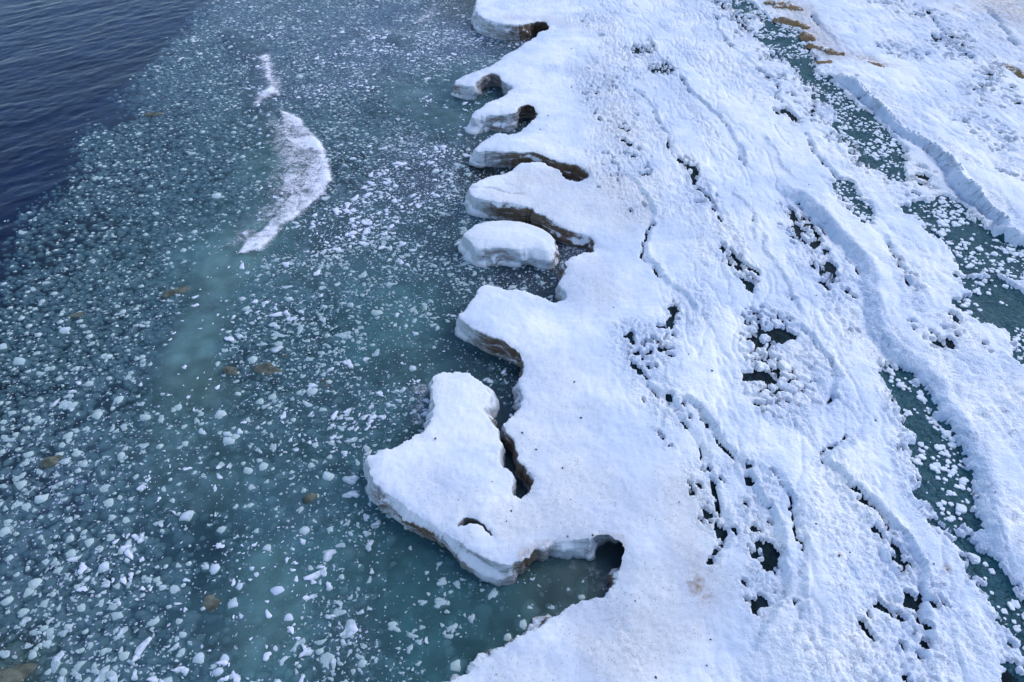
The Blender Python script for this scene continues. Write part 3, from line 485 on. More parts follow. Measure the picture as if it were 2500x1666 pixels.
def cells(size, seed, warp=.10, el=1.55):
    qx = X + warp*fbm(X*2.2, Y*2.2, seed, 2); qy = Y + warp*fbm(X*2.2, Y*2.2, seed+9, 2)
    f1, f2, cx, cy = worley((qx+.25*qy)/size, qy/size/el, seed)
    r = _h(np.round(cx*50), np.round(cy*50), seed+3)
    cy = cy*size*el; return f1*size, (f2-f1)*size, cx*size-.25*cy, cy, r
SHEET = .15                                                            # the frozen water lies this far below the bench
e1 = cells(.25, 201, .16); e2 = cells(.55, 301, .16, 1.1)
cl = np.zeros(X.shape)
for p in (ground(R(6, [(640, 720), (600, 900), (640, 1100), (720, 1230)]), 1.25), ground(R(6, [(820, 900), (860, 1100)]), 1.25)):
    i2 = near(X, Y, p, 3); cl[i2] = np.maximum(cl[i2], 1-sstep(1.0, 1.8, seg_dist(X[i2], Y[i2], p, False)[0]))
big = cl > .5
f1, gap, cx, cy, rr = [np.where(big, b, a) for a, b in zip(e1, e2)]
csz = np.where(big, .62, .25)
pc = lookup(mis, cx, cy); gone = rr < pc
pil = np.clip(gap/csz/.13, 0, 1)*(1+1.1*((X-cx)*(_h(np.round(cx*50), np.round(cy*50), 5)-.5)+(Y-cy)*(_h(np.round(cx*50), np.round(cy*50), 6)-.5))/csz)             # rounded pillow
lift = .10*(rr*1.3 - .25)
rubz = rub*(.4+1.2*vn(X*.6, Y*.6, 211))*(csz/.36)*(.075*(pil-1) + .35*lift*pil)
e3 = cells(.15, 401, .07); rubz += (.45+.75*rub)*.034*(np.clip(e3[1]/.15/.15, 0, 1)-1+.9*((X-e3[2])*(e3[4]-.5)+(Y-e3[3])*(_h(np.round(e3[2]*50), np.round(e3[3]*50), 8)-.5))/.15)*(.4+e3[4])
holez = -(SHEET+.12)
hole = gone.astype(float)
fx_ = X+.5*fbm(X*.3, Y*.3, 121, 3); cr1 = fbm(fx_*1.0, Y*.30, 123, 4); cr2 = fbm(fx_*1.7+5, Y*.45+9, 127, 4); far_in = sstep(2.5, 6, inl)
Z += far_in*(-.05*np.exp(-(cr1/.05)**2) + .06*np.abs(cr1) - .035*np.exp(-(cr2/.04)**2)*(cr1 > 0))
clod = np.abs(fbm(X*2.6, Y*1.9, 141, 4)); clod2 = np.abs(fbm(X*5.5, Y*4, 143, 3))
Z += far_in*(.15+.8*rub)*(.10*(clod-.25)*1.6 + .05*(clod2-.25))
Z += rubz + .016*fbm(X*5, Y*5, 55, 3)*(1+rub)
Z = np.where(gone, Zs+holez, Z)
# open cracks between blocks where much has fallen in
deep = (gap < np.where(big, .075, .045)) & ((lookup(mis, X, Y) > .2) | (big & (mis > .03))) & (rub > .4) & ~gone
Z = np.where(deep & (e3[4] > .3), Zs+holez, Z)
Z = np.where(fiss & (e3[4] > .28), Zs+holez, Z)
small = (e3[4] < .75*lookup(mis, e3[2], e3[3])) & (rub > .15) & ~gone
Z = np.where(small, Zs+holez, Z)
# hairline crack over the broad tongue
crk = smooth_poly(ground(R(2, [(965, 1256), (1060, 1262), (1120, 1266), (1170, 1290), (1220, 1308), (1330, 1316)]), 1.0), False, 1)
i2 = near(X, Y, crk, .5); d = seg_dist(X[i2]+.05*fbm(X[i2]*4, Y[i2]*4, 5, 2), Y[i2], crk, False)[0]; Z[i2] -= .14*np.exp(-(d/.035)**2)
Zfin = Z
# sediment: speckle near the edge, grey towards the beach, rust
DIRT = [(R(2, [(1500, 1280), (1650, 1300), (1750, 1320), (1850, 1330)]), 4.0, .75), (R(2, [(1350, 1200), (1500, 1200)]), 1.8, .9), (R(2, [(1250, 130), (1480, 130), (1600, 170)]), 1.2, .75), (R(5, [(1700, 280), (1750, 420)]), 2.2, .7), (R(5, [(1050, 60), (1300, 80)]), 1.6, .35),
        (R(5, [(1450, 1000), (1500, 1300), (1500, 1500)]), 2.6, .45), (R(8, [(700, 250), (900, 330)]), 2.2, .55), (R(8, [(1300, 440), (1500, 480), (1700, 480)]), 1.8, .9), (R(8, [(1500, 200), (1800, 250), (2000, 400)]), 2.0, .7), (R(8, [(1800, 1200), (1950, 1150), (2100, 1100)]), 1.9, 1.0), (R(8, [(2100, 760), (2200, 900)]), 1.5, .75),
        (R(8, [(1500, 1400), (1300, 1500)]), 1.6, .6), (R(9, [(0, 300), (80, 500), (120, 800), (60, 1100)]), 1.7, .8), (R(3, [(780, 110), (900, 160), (1050, 380)]), 2, .8), (R(3, [(1900, 0), (2353, 80), (2353, 300)]), 6, .45), (R(2, [(1800, 480), (1880, 700), (1930, 950)]), 3, .35)]
dirt = .16+.10*fbm(X*.25, Y*.25, 17, 3)
for p, wd, v in DIRT:
    g = ground(p, 1.1); i2 = near(X, Y, g, 2*wd); d = seg_dist(X[i2], Y[i2], g, False)[0]+.4*wd*fbm(X[i2]*.7, Y[i2]*.7, 15, 3)
    dirt[i2] = np.maximum(dirt[i2], v*(1-sstep(.2*wd, 1.25*wd, d)))
dirt = np.maximum(dirt, .5*np.exp(-inl/.5))
rust = np.zeros(X.shape)
for p, wd, v in [(R(9, [(150, 860), (200, 920)]), .35, 1.0), (R(9, [(120, 700), (190, 820)]), .9, .22), (R(3, [(1230, 400), (1380, 470)]), 1.0, .9), (R(3, [(960, 380), (1120, 390)]), .8, .5), (R(3, [(700, 30), (860, 90)]), 1.6, .7), (R(3, [(760, 160), (900, 190)]), 1.1, .6), (R(3, [(2150, 30), (2250, 60), (2353, 150)]), 3.6, .75), (R(3, [(1860, 80), (1900, 110)]), .7, .9), (R(3, [(2090, 90), (2120, 100)]), .5, .9), (R(3, [(1720, 0), (1760, 10)]), .8, .9), (R(3, [(900, 230), (1080, 400)]), 1.4, .5), (R(3, [(2250, 480), (2353, 540)]), .6, 1), (R(9, [(1090, 720), (1092, 722)]), .12, 1), (R(9, [(1810, 810), (1812, 812)]), .15, 1), (R(8, [(1330, 660), (1440, 640)]), .35, .8), (R(8, [(1480, 590), (1580, 590)]), .2, .8),
                 (R(9, [(500, 1100), (900, 1300)]), 2.2, .10), (R(3, [(1500, 0), (1900, 120)]), 5, .12), (R(2, [(1600, 1110), (1760, 1140)]), .4, .6), (R(8, [(1850, 545), (1990, 580)]), .25, .5)]:
    g = ground(p, 1.1); i2 = near(X, Y, g, 2*wd); d = seg_dist(X[i2], Y[i2], g, False)[0]+.5*wd*fbm(X[i2]*1.1, Y[i2]*1.1, 16, 3)
    rust[i2] = np.maximum(rust[i2], v*(1-sstep(.0, 1.3*wd, d)))

def ice_body(name, X, Y, dc, Z, C, attrs, cellmax, K=13, split=False):
    """snow bench from the grid cells inside dc < 0, its rim moved onto the lip, and a modelled wall from lip to below the water"""
    nr, nc = X.shape; Q = quads(nr, nc); gxs, gys = X[0], Y[:, 0]
    LK = lambda a, b: dc[np.clip(np.searchsorted(gys, b), 0, nr-1), np.clip(np.searchsorted(gxs, a), 0, nc-1)]
    cm = (dc[:-1, :-1]+dc[1:, :-1]+dc[:-1, 1:]+dc[1:, 1:])/4 < 0
    f = Q[cm]
    gy, gx = np.gradient(dc); sx = np.gradient(X, axis=1); sy = np.gradient(Y, axis=0)
    gx, gy = gx/sx, gy/sy; gl = np.hypot(gx, gy)+1e-6; gx, gy = gx/gl, gy/gl
    e = np.concatenate([f[:, [0, 1]], f[:, [1, 2]], f[:, [2, 3]], f[:, [3, 0]]])
    key = np.minimum(e[:, 0], e[:, 1]).astype(np.int64)*(nr*nc)+np.maximum(e[:, 0], e[:, 1])
    u, idx, cnt = np.unique(key, return_index=True, return_counts=True); be = e[idx[cnt == 1]]
    bv = np.unique(be)
    xf, yf, zf, df = X.ravel().copy(), Y.ravel().copy(), Z.ravel().copy(), dc.ravel()
    gxf, gyf = gx.ravel(), gy.ravel()
    mv = np.clip(df[bv], -cellmax, cellmax); xf[bv] -= mv*gxf[bv]; yf[bv] -= mv*gyf[bv]
    used = np.unique(f); remap = np.full(nr*nc, -1); remap[used] = np.arange(len(used))
    V = np.stack([xf[used], yf[used], zf[used]], 1); F = remap[f]
    # wall columns
    bx, by, bz = xf[bv], yf[bv], zf[bv]; nx, ny = gxf[bv].copy(), gyf[bv].copy()
    inv = np.full(nr*nc, -1); inv[bv] = np.arange(len(bv))
    a, b = inv[be[:, 0]], inv[be[:, 1]]
    for _ in range(5):                                                   # average the outward directions along the rim
        ax2, ay2 = nx.copy(), ny.copy(); np.add.at(ax2, a, nx[b]); np.add.at(ax2, b, nx[a]); np.add.at(ay2, a, ny[b]); np.add.at(ay2, b, ny[a])
        l = np.hypot(ax2, ay2)+1e-6; nx, ny = ax2/l, ay2/l
    damp = np.ones(len(bx))
    for q_ in (.35, .6, .85): damp = np.where(LK(bx+nx*q_, by+ny*q_) < .03, np.minimum(damp, q_*.45), damp)
    fl = idw(bx, by, C, 3, 2.5, .01); sl_ = idw(bx, by, C, 4, 2.0, .02)
    cols = []; s_ = bx*1.0+by*1.3
    for k in range(1, K+1):
        t = k/K; zz = bz*(1-t) + (-.45)*t
        out = np.where(fl > 0, fl*(.25*np.sqrt(t)+.75*t**1.2), fl*np.clip(np.sin(min(1, t*1.9)*math.pi/2), 0, 1))
        out = np.where(fl > 0, out*damp, out) + .05*math.sin(min(1, t*3)*math.pi/2) + (.34*fbm(s_*.9, zz*1.4+bx*.3, 71, 4)+.14*fbm(s_*3.1+4, zz*4, 73, 3))*min(1, t*3.0)*damp
        out = out + .11*np.abs(fbm(s_*.5, zz*6, 79, 2))*min(1, 2*t)
        cols.append(np.stack([bx+nx*out, by+ny*out, zz+.03*fbm(s_*2, zz*3, 5, 2)], 1))
    nb = len(V); V = np.vstack([V]+cols); rim = remap[bv]; nbv = len(bv)
    def ring(k): return rim if k == 0 else nb+(k-1)*nbv+np.arange(nbv)
    WF = []
    for k in range(K):
        r0, r1 = ring(k), ring(k+1); WF.append(np.stack([r0[b], r0[a], r1[a], r1[b]], 1))
    WF = np.concatenate(WF); faces = np.vstack([F, WF])
    at_ = {}
    for n, A in attrs.items():
        v0 = A.ravel()[used]; at_[n] = ('FLOAT', np.concatenate([v0, np.tile(A.ravel()[bv], K)]))
    at_['silt'] = ('FLOAT', np.concatenate([np.zeros(len(used)), np.tile(sl_, K)]))
    if split:                                                            # snow cap and wall as two parts of a thing
        c = V[:, :2].mean(0); root = bpy.data.objects.new(name, None); COL.objects.link(root); root.location = (c[0], c[1], 0); V = V-np.array([c[0], c[1], 0])
        mesh_obj('snow_cap', V[:len(used)], F, M_SNOW, root, True, {k: (a_, b_[:len(used)]) for k, (a_, b_) in at_.items()})
        uw = np.unique(WF); rw = np.full(len(V), -1); rw[uw] = np.arange(len(uw))
        mesh_obj('ice_wall', V[uw], rw[WF], M_WALL, root, True, {k: (a_, b_[uw]) for k, (a_, b_) in at_.items()}); return root
    o = mesh_obj(name, V, faces, [M_SNOW, M_WALL], None, True, at_, np.r_[np.zeros(len(F)), np.ones(len(WF))])
    ev = np.empty(len(o.data.edges)*2, np.int32); o.data.edges.foreach_get('vertices', ev); isr = np.zeros(len(V), bool); isr[rim] = True
    se = o.data.attributes.new('sharp_edge', 'BOOLEAN', 'EDGE'); se.data.foreach_set('value', isr[ev.reshape(-1, 2)].all(1)); return o
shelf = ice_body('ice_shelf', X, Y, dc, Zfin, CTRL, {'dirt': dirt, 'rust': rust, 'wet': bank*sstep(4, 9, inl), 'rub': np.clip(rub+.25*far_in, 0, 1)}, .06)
tag(shelf, 'snow covered ice shelf with scalloped edge along the water', kind='structure')
# floating block
bp = block[:, :2]; lo, hi = bp.min(0)-.5, bp.max(0)+.5
bX, bY = np.meshgrid(np.arange(lo[0], hi[0], .05), np.arange(lo[1], hi[1], .05))
bd = sdf(bX+.07*fbm(bX*1.6, bY*1.6, 8, 4), bY+.07*fbm(bX*1.6, bY*1.6, 18, 4), bp); bi = np.maximum(-bd, 0)
bZ = .86 + .14*(1-np.exp(-bi/.9)) - .05*np.exp(-bi/.1) + .05*fbm(bX*.8, bY*.8, 28, 3) + .012*fbm(bX*5, bY*5, 29, 3)
blk = ice_body('ice_block', bX, bY, bd, bZ, block, {'dirt': .25+.25*np.exp(-bi/.4), 'rust': 0*bX, 'wet': 0*bX, 'rub': 0*bX}, .05, 13, True)
tag(blk, 'loose flat-topped block of white ice floating between two tongues of the shelf', 'ice block')

# ---------------------------------------------------------------- frozen leads (dark ice below the bench)
Q = quads(*X.shape)
dlc = (dl[:-1, :-1]+dl[1:, 1:])/2; sel_all = (dlc < .75) & (dc[:-1, :-1] < -.6)
misc = ((mis[:-1, :-1] > .02) | (blur(fiss.astype(float), 4)[:-1, :-1] > .002)) & (dc[:-1, :-1] < -.6)
zsh = Zs-SHEET + .05*(e1[4]-.4)*sstep(0, .25, e1[1]/.25) + .03*(e3[4]-.5)*sstep(0, .25, e3[1]/.15)
lead_names = {}
def sheet(name, selm, mat=M_LEAD):
    f = Q[selm]; used = np.unique(f); rm = np.full(X.size, -1); rm[used] = np.arange(len(used))
    V = np.stack([X.ravel()[used], Y.ravel()[used], zsh.ravel()[used]], 1)
    return mesh_obj(name, V, rm[f], mat)
lic = li[:-1, :-1]
for n in range(6):
    m = sel_all & (lic == n)
    if m.sum(): tag(sheet('frozen_lead', m), 'dark teal ice of the '+LEADS[n][2], kind='structure')
m = (misc | sel_all) & ~(sel_all & (lic >= 0) & (lic < 6))
tag(sheet('shaded_puddle_ice', m, M_DARK), 'dark ice with painted shade in the small holes and cracks of the snow', kind='structure')  # near-black sheet also paints the shade inside holes and cracks

# ================================================================= THE WATER
wxs = axis([(-420, -60, 40, 3), (-60, -42, 1, .3), (-42, 20, .13, .11), (20, 60, .5, 4), (60, 300, 20, 40)])
wys = axis([(-60, 6, 6, .3), (6, 76, .085, .26), (76, 120, .5, 3), (120, 420, 10, 40)])
WX, WY = np.meshgrid(wxs, wys)
EDGE = ground(R(1, [(1560, -250), (1400, -30), (1290, 110), (1140, 320), (920, 530), (700, 730), (520, 890), (460, 1130), (290, 1340), (120, 1480)]) + R(4, [(-20, 400), (-300, 620), (-700, 900)]), 0)   # seaward limit of the lumps
edge_poly = np.vstack([EDGE, [[-400, 0], [300, 0], [300, 200], [EDGE[0][0]+40, 200]]])
SLICK = [(R(1, [(1560, 230), (1680, 320), (1740, 430), (1740, 560), (1790, 720), (1850, 860), (1900, 1000), (1920, 1200), (1850, 1400), (1700, 1560)]), 1.5, .75), (R(4, [(1700, 60), (1540, 260), (1440, 450), (1370, 620), (1300, 800), (1250, 950), (1340, 1080), (1440, 1150)]), 1.5, 1.0), (R(4, [(900, 1500), (1400, 1420), (1700, 1350)]), 1.2, .4), (R(7, [(1150, 130), (1450, 240)]), 1.6, .45), (R(7, [(1750, 800), (1800, 1000), (1750, 1200)]), 1.4, .7), (R(2, [(480, 260), (620, 340), (640, 380)]), 1.8, .6), (R(2, [(450, 620), (700, 800), (820, 860)]), 2.0, .6), (R(5, [(560, 1000), (480, 800), (420, 560)]), 1.5, .45)]
SLICK = [(ground(p, 0), wd, v) for p, wd, v in SLICK]
def slick_at(x, y):
    r = np.zeros(x.shape)
    for p, wd, v in SLICK:
        d = seg_dist(x, y, p, False)[0] + .5*wd*fbm(x*.6, y*.6, 19, 3); r = np.maximum(r, v*(1-sstep(.25*wd, 1.3*wd, d)))
    return r
FOAMP = [R(1, [(1885, 745), (1990, 785), (2090, 868), (2190, 1000), (2222, 1130), (2262, 1220), (2200, 1315), (2080, 1400), (1990, 1490), (1905, 1560)]) + R(4, [(1870, 90), (1760, 185), (1580, 215), (1660, 120), (1780, 40)]) + R(1, [(1900, 1400), (1960, 1330), (1945, 1200), (1960, 1050), (1910, 900)]),
         R(1, [(1760, 395), (1785, 385), (1815, 415), (1790, 425)]), R(1, [(1805, 440), (1830, 520), (1876, 580), (1850, 640), (1790, 665), (1740, 715), (1790, 620), (1820, 590)]),
         R(2, [(760, 20), (740, 100), (640, 160), (560, 170), (640, 110), (690, 20)]), R(5, [(640, 1060), (690, 1050), (690, 1130), (700, 1300), (670, 1390), (600, 1380), (585, 1220), (600, 1100)]), R(5, [(1600, 130), (1700, 120), (1790, 140), (1780, 185), (1690, 200), (1600, 180)]), R(8, [(1690, 790), (1780, 800), (1850, 870), (1850, 950), (1800, 860), (1740, 820)])]
FOAMP = [ground(p, 0) for p in FOAMP]
FRONT = smooth_poly(ground(R(1, [(1885, 745), (1990, 785), (2090, 868), (2190, 1000), (2222, 1130), (2262, 1220), (2200, 1315), (2080, 1400), (1990, 1490), (1905, 1560)]) + R(4, [(1870, 90), (1760, 185), (1580, 215)]), 0), False, 1)
def front(x, y): return .46+.74*np.exp(-seg_dist(x, y, FRONT, False)[0]/.9)
def foam_at(x, y):
    r = np.zeros(x.shape)
    for k, p in enumerate(FOAMP):
        i2 = near(x, y, p, 1.5)
        if len(i2[0]) == 0: continue
        d = sdf(x[i2]+.25*fbm(x[i2]*.8, y[i2]*.8, 27, 4), y[i2]+.25*fbm(x[i2]*.8, y[i2]*.8, 29, 4), p)
        s = .55 if k in (3, 4, 5, 6) else 1.0
        if k == 0: r[i2] = np.maximum(r[i2], .42*(1-sstep(-.2, 1.5, d))*sstep(.5, 1.6, seg_dist(x[i2], y[i2], FRONT, False)[0])*inside(x[i2]+1.2, y[i2], np.vstack([FRONT, FRONT[::-1]+np.array([-9, 0])])))
        r[i2] = np.maximum(r[i2], s*(1-sstep(-.3 if k == 0 else -.8, .15 if k == 0 else .45, d-(.3 if k in (1, 2) else 0)))*np.clip(.9+.5*fbm(x[i2]*.7, y[i2]*.7, 33, 3), .6, 1)*(front(x[i2], y[i2]) if k == 0 else 1))
    return r
# water state at places of the photo: slush (milkiness), tint rgb, lump cover, brash cover, speck
WC = [  # u, v, slush, r, g, b, lumps, floes, speck
 (100, 80, .42, .030, .055, .16, 0, 0, 0), (350, 60, .42, .035, .06, .17, 0, 0, 0), (60, 450, .36, .015, .05, .10, 0, 0, 0), (250, 280, .42, .03, .06, .15, 0, 0, 0), (-200, 900, .3, .02, .05, .10, 0, 0, 0), (100, 600, .30, .02, .05, .09, .3, 0, .05),
 (600, 40, .45, .09, .14, .24, .5, .2, .4), (700, 90, .45, .10, .16, .24, .5, .3, .45), (950, 40, .5, .10, .15, .25, .2, .5, .5), (480, 130, .35, .06, .11, .19, .7, .1, .3),
 (430, 250, .36, .05, .10, .17, .9, 0, .3), (300, 340, .32, .03, .07, .13, .9, 0, .2), (560, 320, .5, .09, .18, .20, .9, 0, .25), (250, 450, .3, .03, .07, .12, .85, 0, .2), (500, 420, .38, .05, .12, .15, .95, 0, .2), (640, 400, .6, .12, .24, .24, .6, 0, .2),
 (720, 200, .5, .09, .15, .23, .5, .5, .55), (850, 180, .55, .12, .19, .26, .3, .7, .7), (960, 130, .55, .12, .20, .26, .1, .8, .7), (1080, 110, .55, .12, .18, .26, 0, 1, .8), (1000, 250, .6, .13, .24, .27, .15, .6, .5), (860, 300, .5, .09, .17, .20, .55, .35, .5), (900, 280, .42, .06, .13, .16, .6, .2, .3),
 (1100, 230, .6, .09, .20, .23, .1, .15, .15), (1080, 290, .65, .10, .22, .24, .1, .1, .15), (1000, 360, .5, .11, .18, .22, .1, .9, .8), (1060, 430, .5, .11, .17, .22, 0, 1, .9), (930, 430, .5, .11, .19, .22, .1, 1, .8), (860, 400, .4, .06, .13, .15, .5, .5, .4), (1180, 410, .5, .03, .04, .04, 0, .5, .4), (1170, 15, .5, .04, .05, .05, 0, .6, .4),
 (100, 700, .30, .03, .08, .12, .95, 0, .25), (60, 820, .3, .03, .08, .12, .95, 0, .25), (300, 650, .42, .06, .14, .16, .95, 0, .25), (200, 800, .38, .05, .11, .14, .95, 0, .25), (350, 800, .42, .06, .13, .17, .9, .1, .3), (100, 920, .34, .04, .10, .13, .95, .05, .3), (300, 920, .42, .06, .13, .18, .85, .15, .4),
 (500, 650, .75, .13, .27, .28, .3, .05, .15), (470, 850, .8, .13, .27, .29, .2, .1, .2), (450, 980, .7, .12, .24, .23, .3, .15, .25), (640, 620, .7, .12, .25, .26, .1, .45, .35), (780, 620, .6, .11, .21, .23, .05, .9, .55), (650, 800, .55, .08, .18, .20, .4, .5, .45), (760, 800, .5, .07, .17, .19, .35, .6, .5), (600, 900, .45, .06, .13, .16, .5, .4, .4), (800, 950, .6, .09, .19, .22, .2, .7, .5),
 (900, 550, .55, .10, .19, .21, 0, 1, .7), (950, 650, .6, .10, .21, .23, 0, .8, .45), (1020, 600, .55, .08, .17, .20, 0, .9, .5), (1000, 750, .6, .09, .22, .23, 0, .8, .45), (900, 820, .65, .09, .23, .24, .1, .7, .4), (900, 980, .6, .09, .20, .22, .05, .8, .45), (1100, 620, .5, .07, .14, .17, 0, .8, .4), (1280, 660, .55, .045, .075, .10, 0, .65, .45), (1400, 595, .6, .08, .11, .16, 0, .3, .6), (1200, 850, .55, .05, .12, .14, 0, .45, .3), (1240, 980, .5, .04, .09, .12, 0, .3, .2), (1250, 1130, .6, .03, .06, .09, 0, .06, .08),
 (60, 1060, .36, .06, .12, .17, .7, .35, .5), (150, 1180, .42, .08, .14, .21, .55, .55, .6), (60, 1300, .42, .08, .15, .21, .6, .5, .6), (200, 1380, .42, .07, .14, .19, .6, .5, .55), (100, 1480, .40, .07, .14, .19, .6, .55, .6), (250, 1560, .42, .07, .15, .20, .5, .6, .6), (20, 1640, .55, .08, .13, .09, .2, .3, .4), (300, 1120, .5, .08, .17, .21, .5, .4, .45), (400, 1060, .6, .10, .21, .23, .4, .3, .35),
 (450, 1180, .62, .10, .21, .24, .25, .35, .35), (560, 1180, .65, .10, .22, .24, .1, .35, .35), (420, 1300, .5, .07, .16, .20, .4, .5, .45), (510, 1330, .45, .04, .11, .15, .2, .3, .3), (600, 1280, .62, .09, .20, .23, .15, .45, .4), (720, 1120, .6, .09, .20, .22, .2, .4, .35), (740, 1250, .6, .10, .21, .25, .15, .55, .5), (640, 1400, .75, .10, .24, .25, .1, .2, .25), (500, 1560, .55, .08, .17, .20, .35, .45, .4), (700, 1550, .6, .09, .21, .22, .2, .4, .4), (850, 1560, .55, .09, .18, .21, .05, .8, .6),
 (850, 1130, .6, .08, .19, .22, .05, .5, .3), (950, 1240, .6, .06, .17, .19, .05, .4, .25), (860, 1350, .65, .09, .22, .23, .05, .5, .35), (1000, 1350, .65, .07, .20, .21, .05, .35, .2), (1050, 1300, .6, .05, .15, .17, .05, .25, .15), (1080, 1450, .65, .07, .20, .21, .05, .4, .25), (1000, 1520, .62, .06, .18, .19, .05, .4, .25), (1200, 1430, .6, .06, .17, .18, .05, .3, .2), (1300, 1370, .65, .10, .19, .18, .1, .15, .12), (1400, 1400, .7, .14, .21, .18, .1, .08, .1), (1360, 1450, .65, .10, .17, .17, .1, .1, .15), (1490, 1370, .6, .03, .05, .07, 0, .05, .1), (1150, 1600, .6, .06, .17, .18, .05, .3, .2),
]
WCG = np.array([tuple(at(c[0], c[1], 0))+c[2:] for c in WC]); WCG[:, 3:6] *= (.84, .86, .88)
def state(x, y):
    num = np.zeros(x.shape+(7,)); den = np.zeros(x.shape)
    for c in WCG:
        d2 = (x-c[0])**2+((y-c[1])*.75)**2; wgt = 1/(d2+.8)**1.8; den += wgt; num += wgt[..., None]*c[2:]
    return num/den[..., None]
sub = (slice(None, None, 3), slice(None, None, 3))
vis = (WX > -60) & (WX < 22) & (WY > 5) & (WY < 110)
st = np.zeros(WX.shape+(7,)); st[...] = WCG[2, 2:]; st[vis] = state(WX[vis], WY[vis])
de = sdf(WX[vis], WY[vis], edge_poly); sea = np.zeros(WX.shape); sea[vis] = sstep(-2.2, 1.6, de+1.4*fbm(WX[vis]*.3, WY[vis]*.3, 61, 3))
sea[~vis & (WX < -30)] = 1
slk = np.zeros(WX.shape); slk[vis] = slick_at(WX[vis], WY[vis])
fm = np.zeros(WX.shape); fm[vis] = foam_at(WX[vis], WY[vis])
slush = np.clip(st[..., 0]*(1-.42*np.clip(st[..., 4], 0, 1))*(1-.25*sea) + .20*slk*(1-sea)*(.6+.8*vn(WX*1.3, WY*1.3, 71)), 0, .97); speck = st[..., 6]*(1-sea)*(1-.6*slk)
tint = np.ones(WX.shape+(4,)); seac = np.array([.007, .036, .145]); tint[..., :3] = st[..., 1:4]*(1-sea[..., None])+seac*sea[..., None]
tint[..., :3] = tint[..., :3]*(1-.4*slk[..., None])+np.array([.12, .18, .165])*.4*slk[..., None]
tint[..., :3] *= (1+.30*fbm(WX*.45, WY*.45, 88, 4)+.35*fbm(WX*1.8, WY*1.8, 89, 3))[..., None]
WZ = .010*fbm(WX*1.4, WY*1.4, 91, 3)
u_ = WX*.80+WY*.60; v_ = -WX*.60+WY*.80
WZ += sea*(.05*fbm(u_*.10, v_*.34, 93, 3) + .03*fbm(u_*.45+3, v_*1.3, 94, 4) + .03*fbm(u_*1.2, v_*2.9, 96, 3)) + (1-sea)*.06*fbm(u_*.16, v_*.25, 95, 2)
WZ += .16*slk*sstep(0, .6, slk) * (vis) * .6 + .10*fm
WZ = np.where(vis, WZ, WZ*.5)
nr, nc = WX.shape; n = nr*nc
V = np.stack([WX.ravel(), WY.ravel(), WZ.ravel()], 1); F = quads(nr, nc).reshape(-1, 4)
# closed body: skirt and floor of the water
i = np.arange(n).reshape(nr, nc); rim = np.r_[i[0, :-1], i[:-1, -1], i[-1, :0:-1], i[:0:-1, 0]]
Vb = V[rim].copy(); Vb[:, 2] = -3.2; nb = n+np.arange(len(rim)); r2 = np.roll(rim, -1); nb2 = np.roll(nb, -1)
F = np.vstack([F, np.stack([rim, nb, nb2, r2], 1)])
cidx = n+len(rim); V = np.vstack([V, Vb, [[0, 100, -3.2]]])
F = np.vstack([F, np.stack([nb, np.full(len(nb), cidx), np.full(len(nb), cidx), nb2], 1)[:0]])
def pad(a): return np.concatenate([a, np.repeat(a[:1], len(rim)+1, 0)])
me_faces = [tuple(q) for q in []]
wat = mesh_obj('lake_water', V, F, M_WATER, None, True, {'slush': ('FLOAT', pad(slush.ravel())), 'speck': ('FLOAT', pad(speck.ravel())), 'tint': ('FLOAT_COLOR', pad(tint.reshape(-1, 4)))})
tag(wat, kind='structure')
bed = mesh_obj('lake_bed', [(-420, -60, -3.0), (300, -60, -3.0), (300, 420, -3.0), (-420, 420, -3.0)], [(0, 1, 2, 3)], M_BED); tag(bed, kind='structure')
def wz_at(x, y): return WZ[np.clip(np.searchsorted(wys, y), 0, len(wys)-1), np.clip(np.searchsorted(wxs, x), 0, len(wxs)-1)]
# foam
fxs = np.arange(-30, 12, .07); fys = axis([(10, 75, .06, .16)]); FX, FY = np.meshgrid(fxs, fys)
fa = foam_at(FX, FY); m = (fa[:-1, :-1] > .02) | (fa[1:, 1:] > .02); f = quads(*FX.shape)[m]; used = np.unique(f); rm = np.full(FX.size, -1); rm[used] = np.arange(len(used))
fx, fy = FX.ravel()[used], FY.ravel()[used]
fz = wz_at(fx, fy)+.035+.05*fa.ravel()[used]*(fbm(fx*2.2, fy*2.2, 97, 4)+.4)
tag(mesh_obj('foam', np.stack([fx, fy, fz], 1), rm[f], M_FOAM, None, True, {'foam': ('FLOAT', fa.ravel()[used])}), 'white lavender foam of the small breaking wave and wash', kind='stuff')

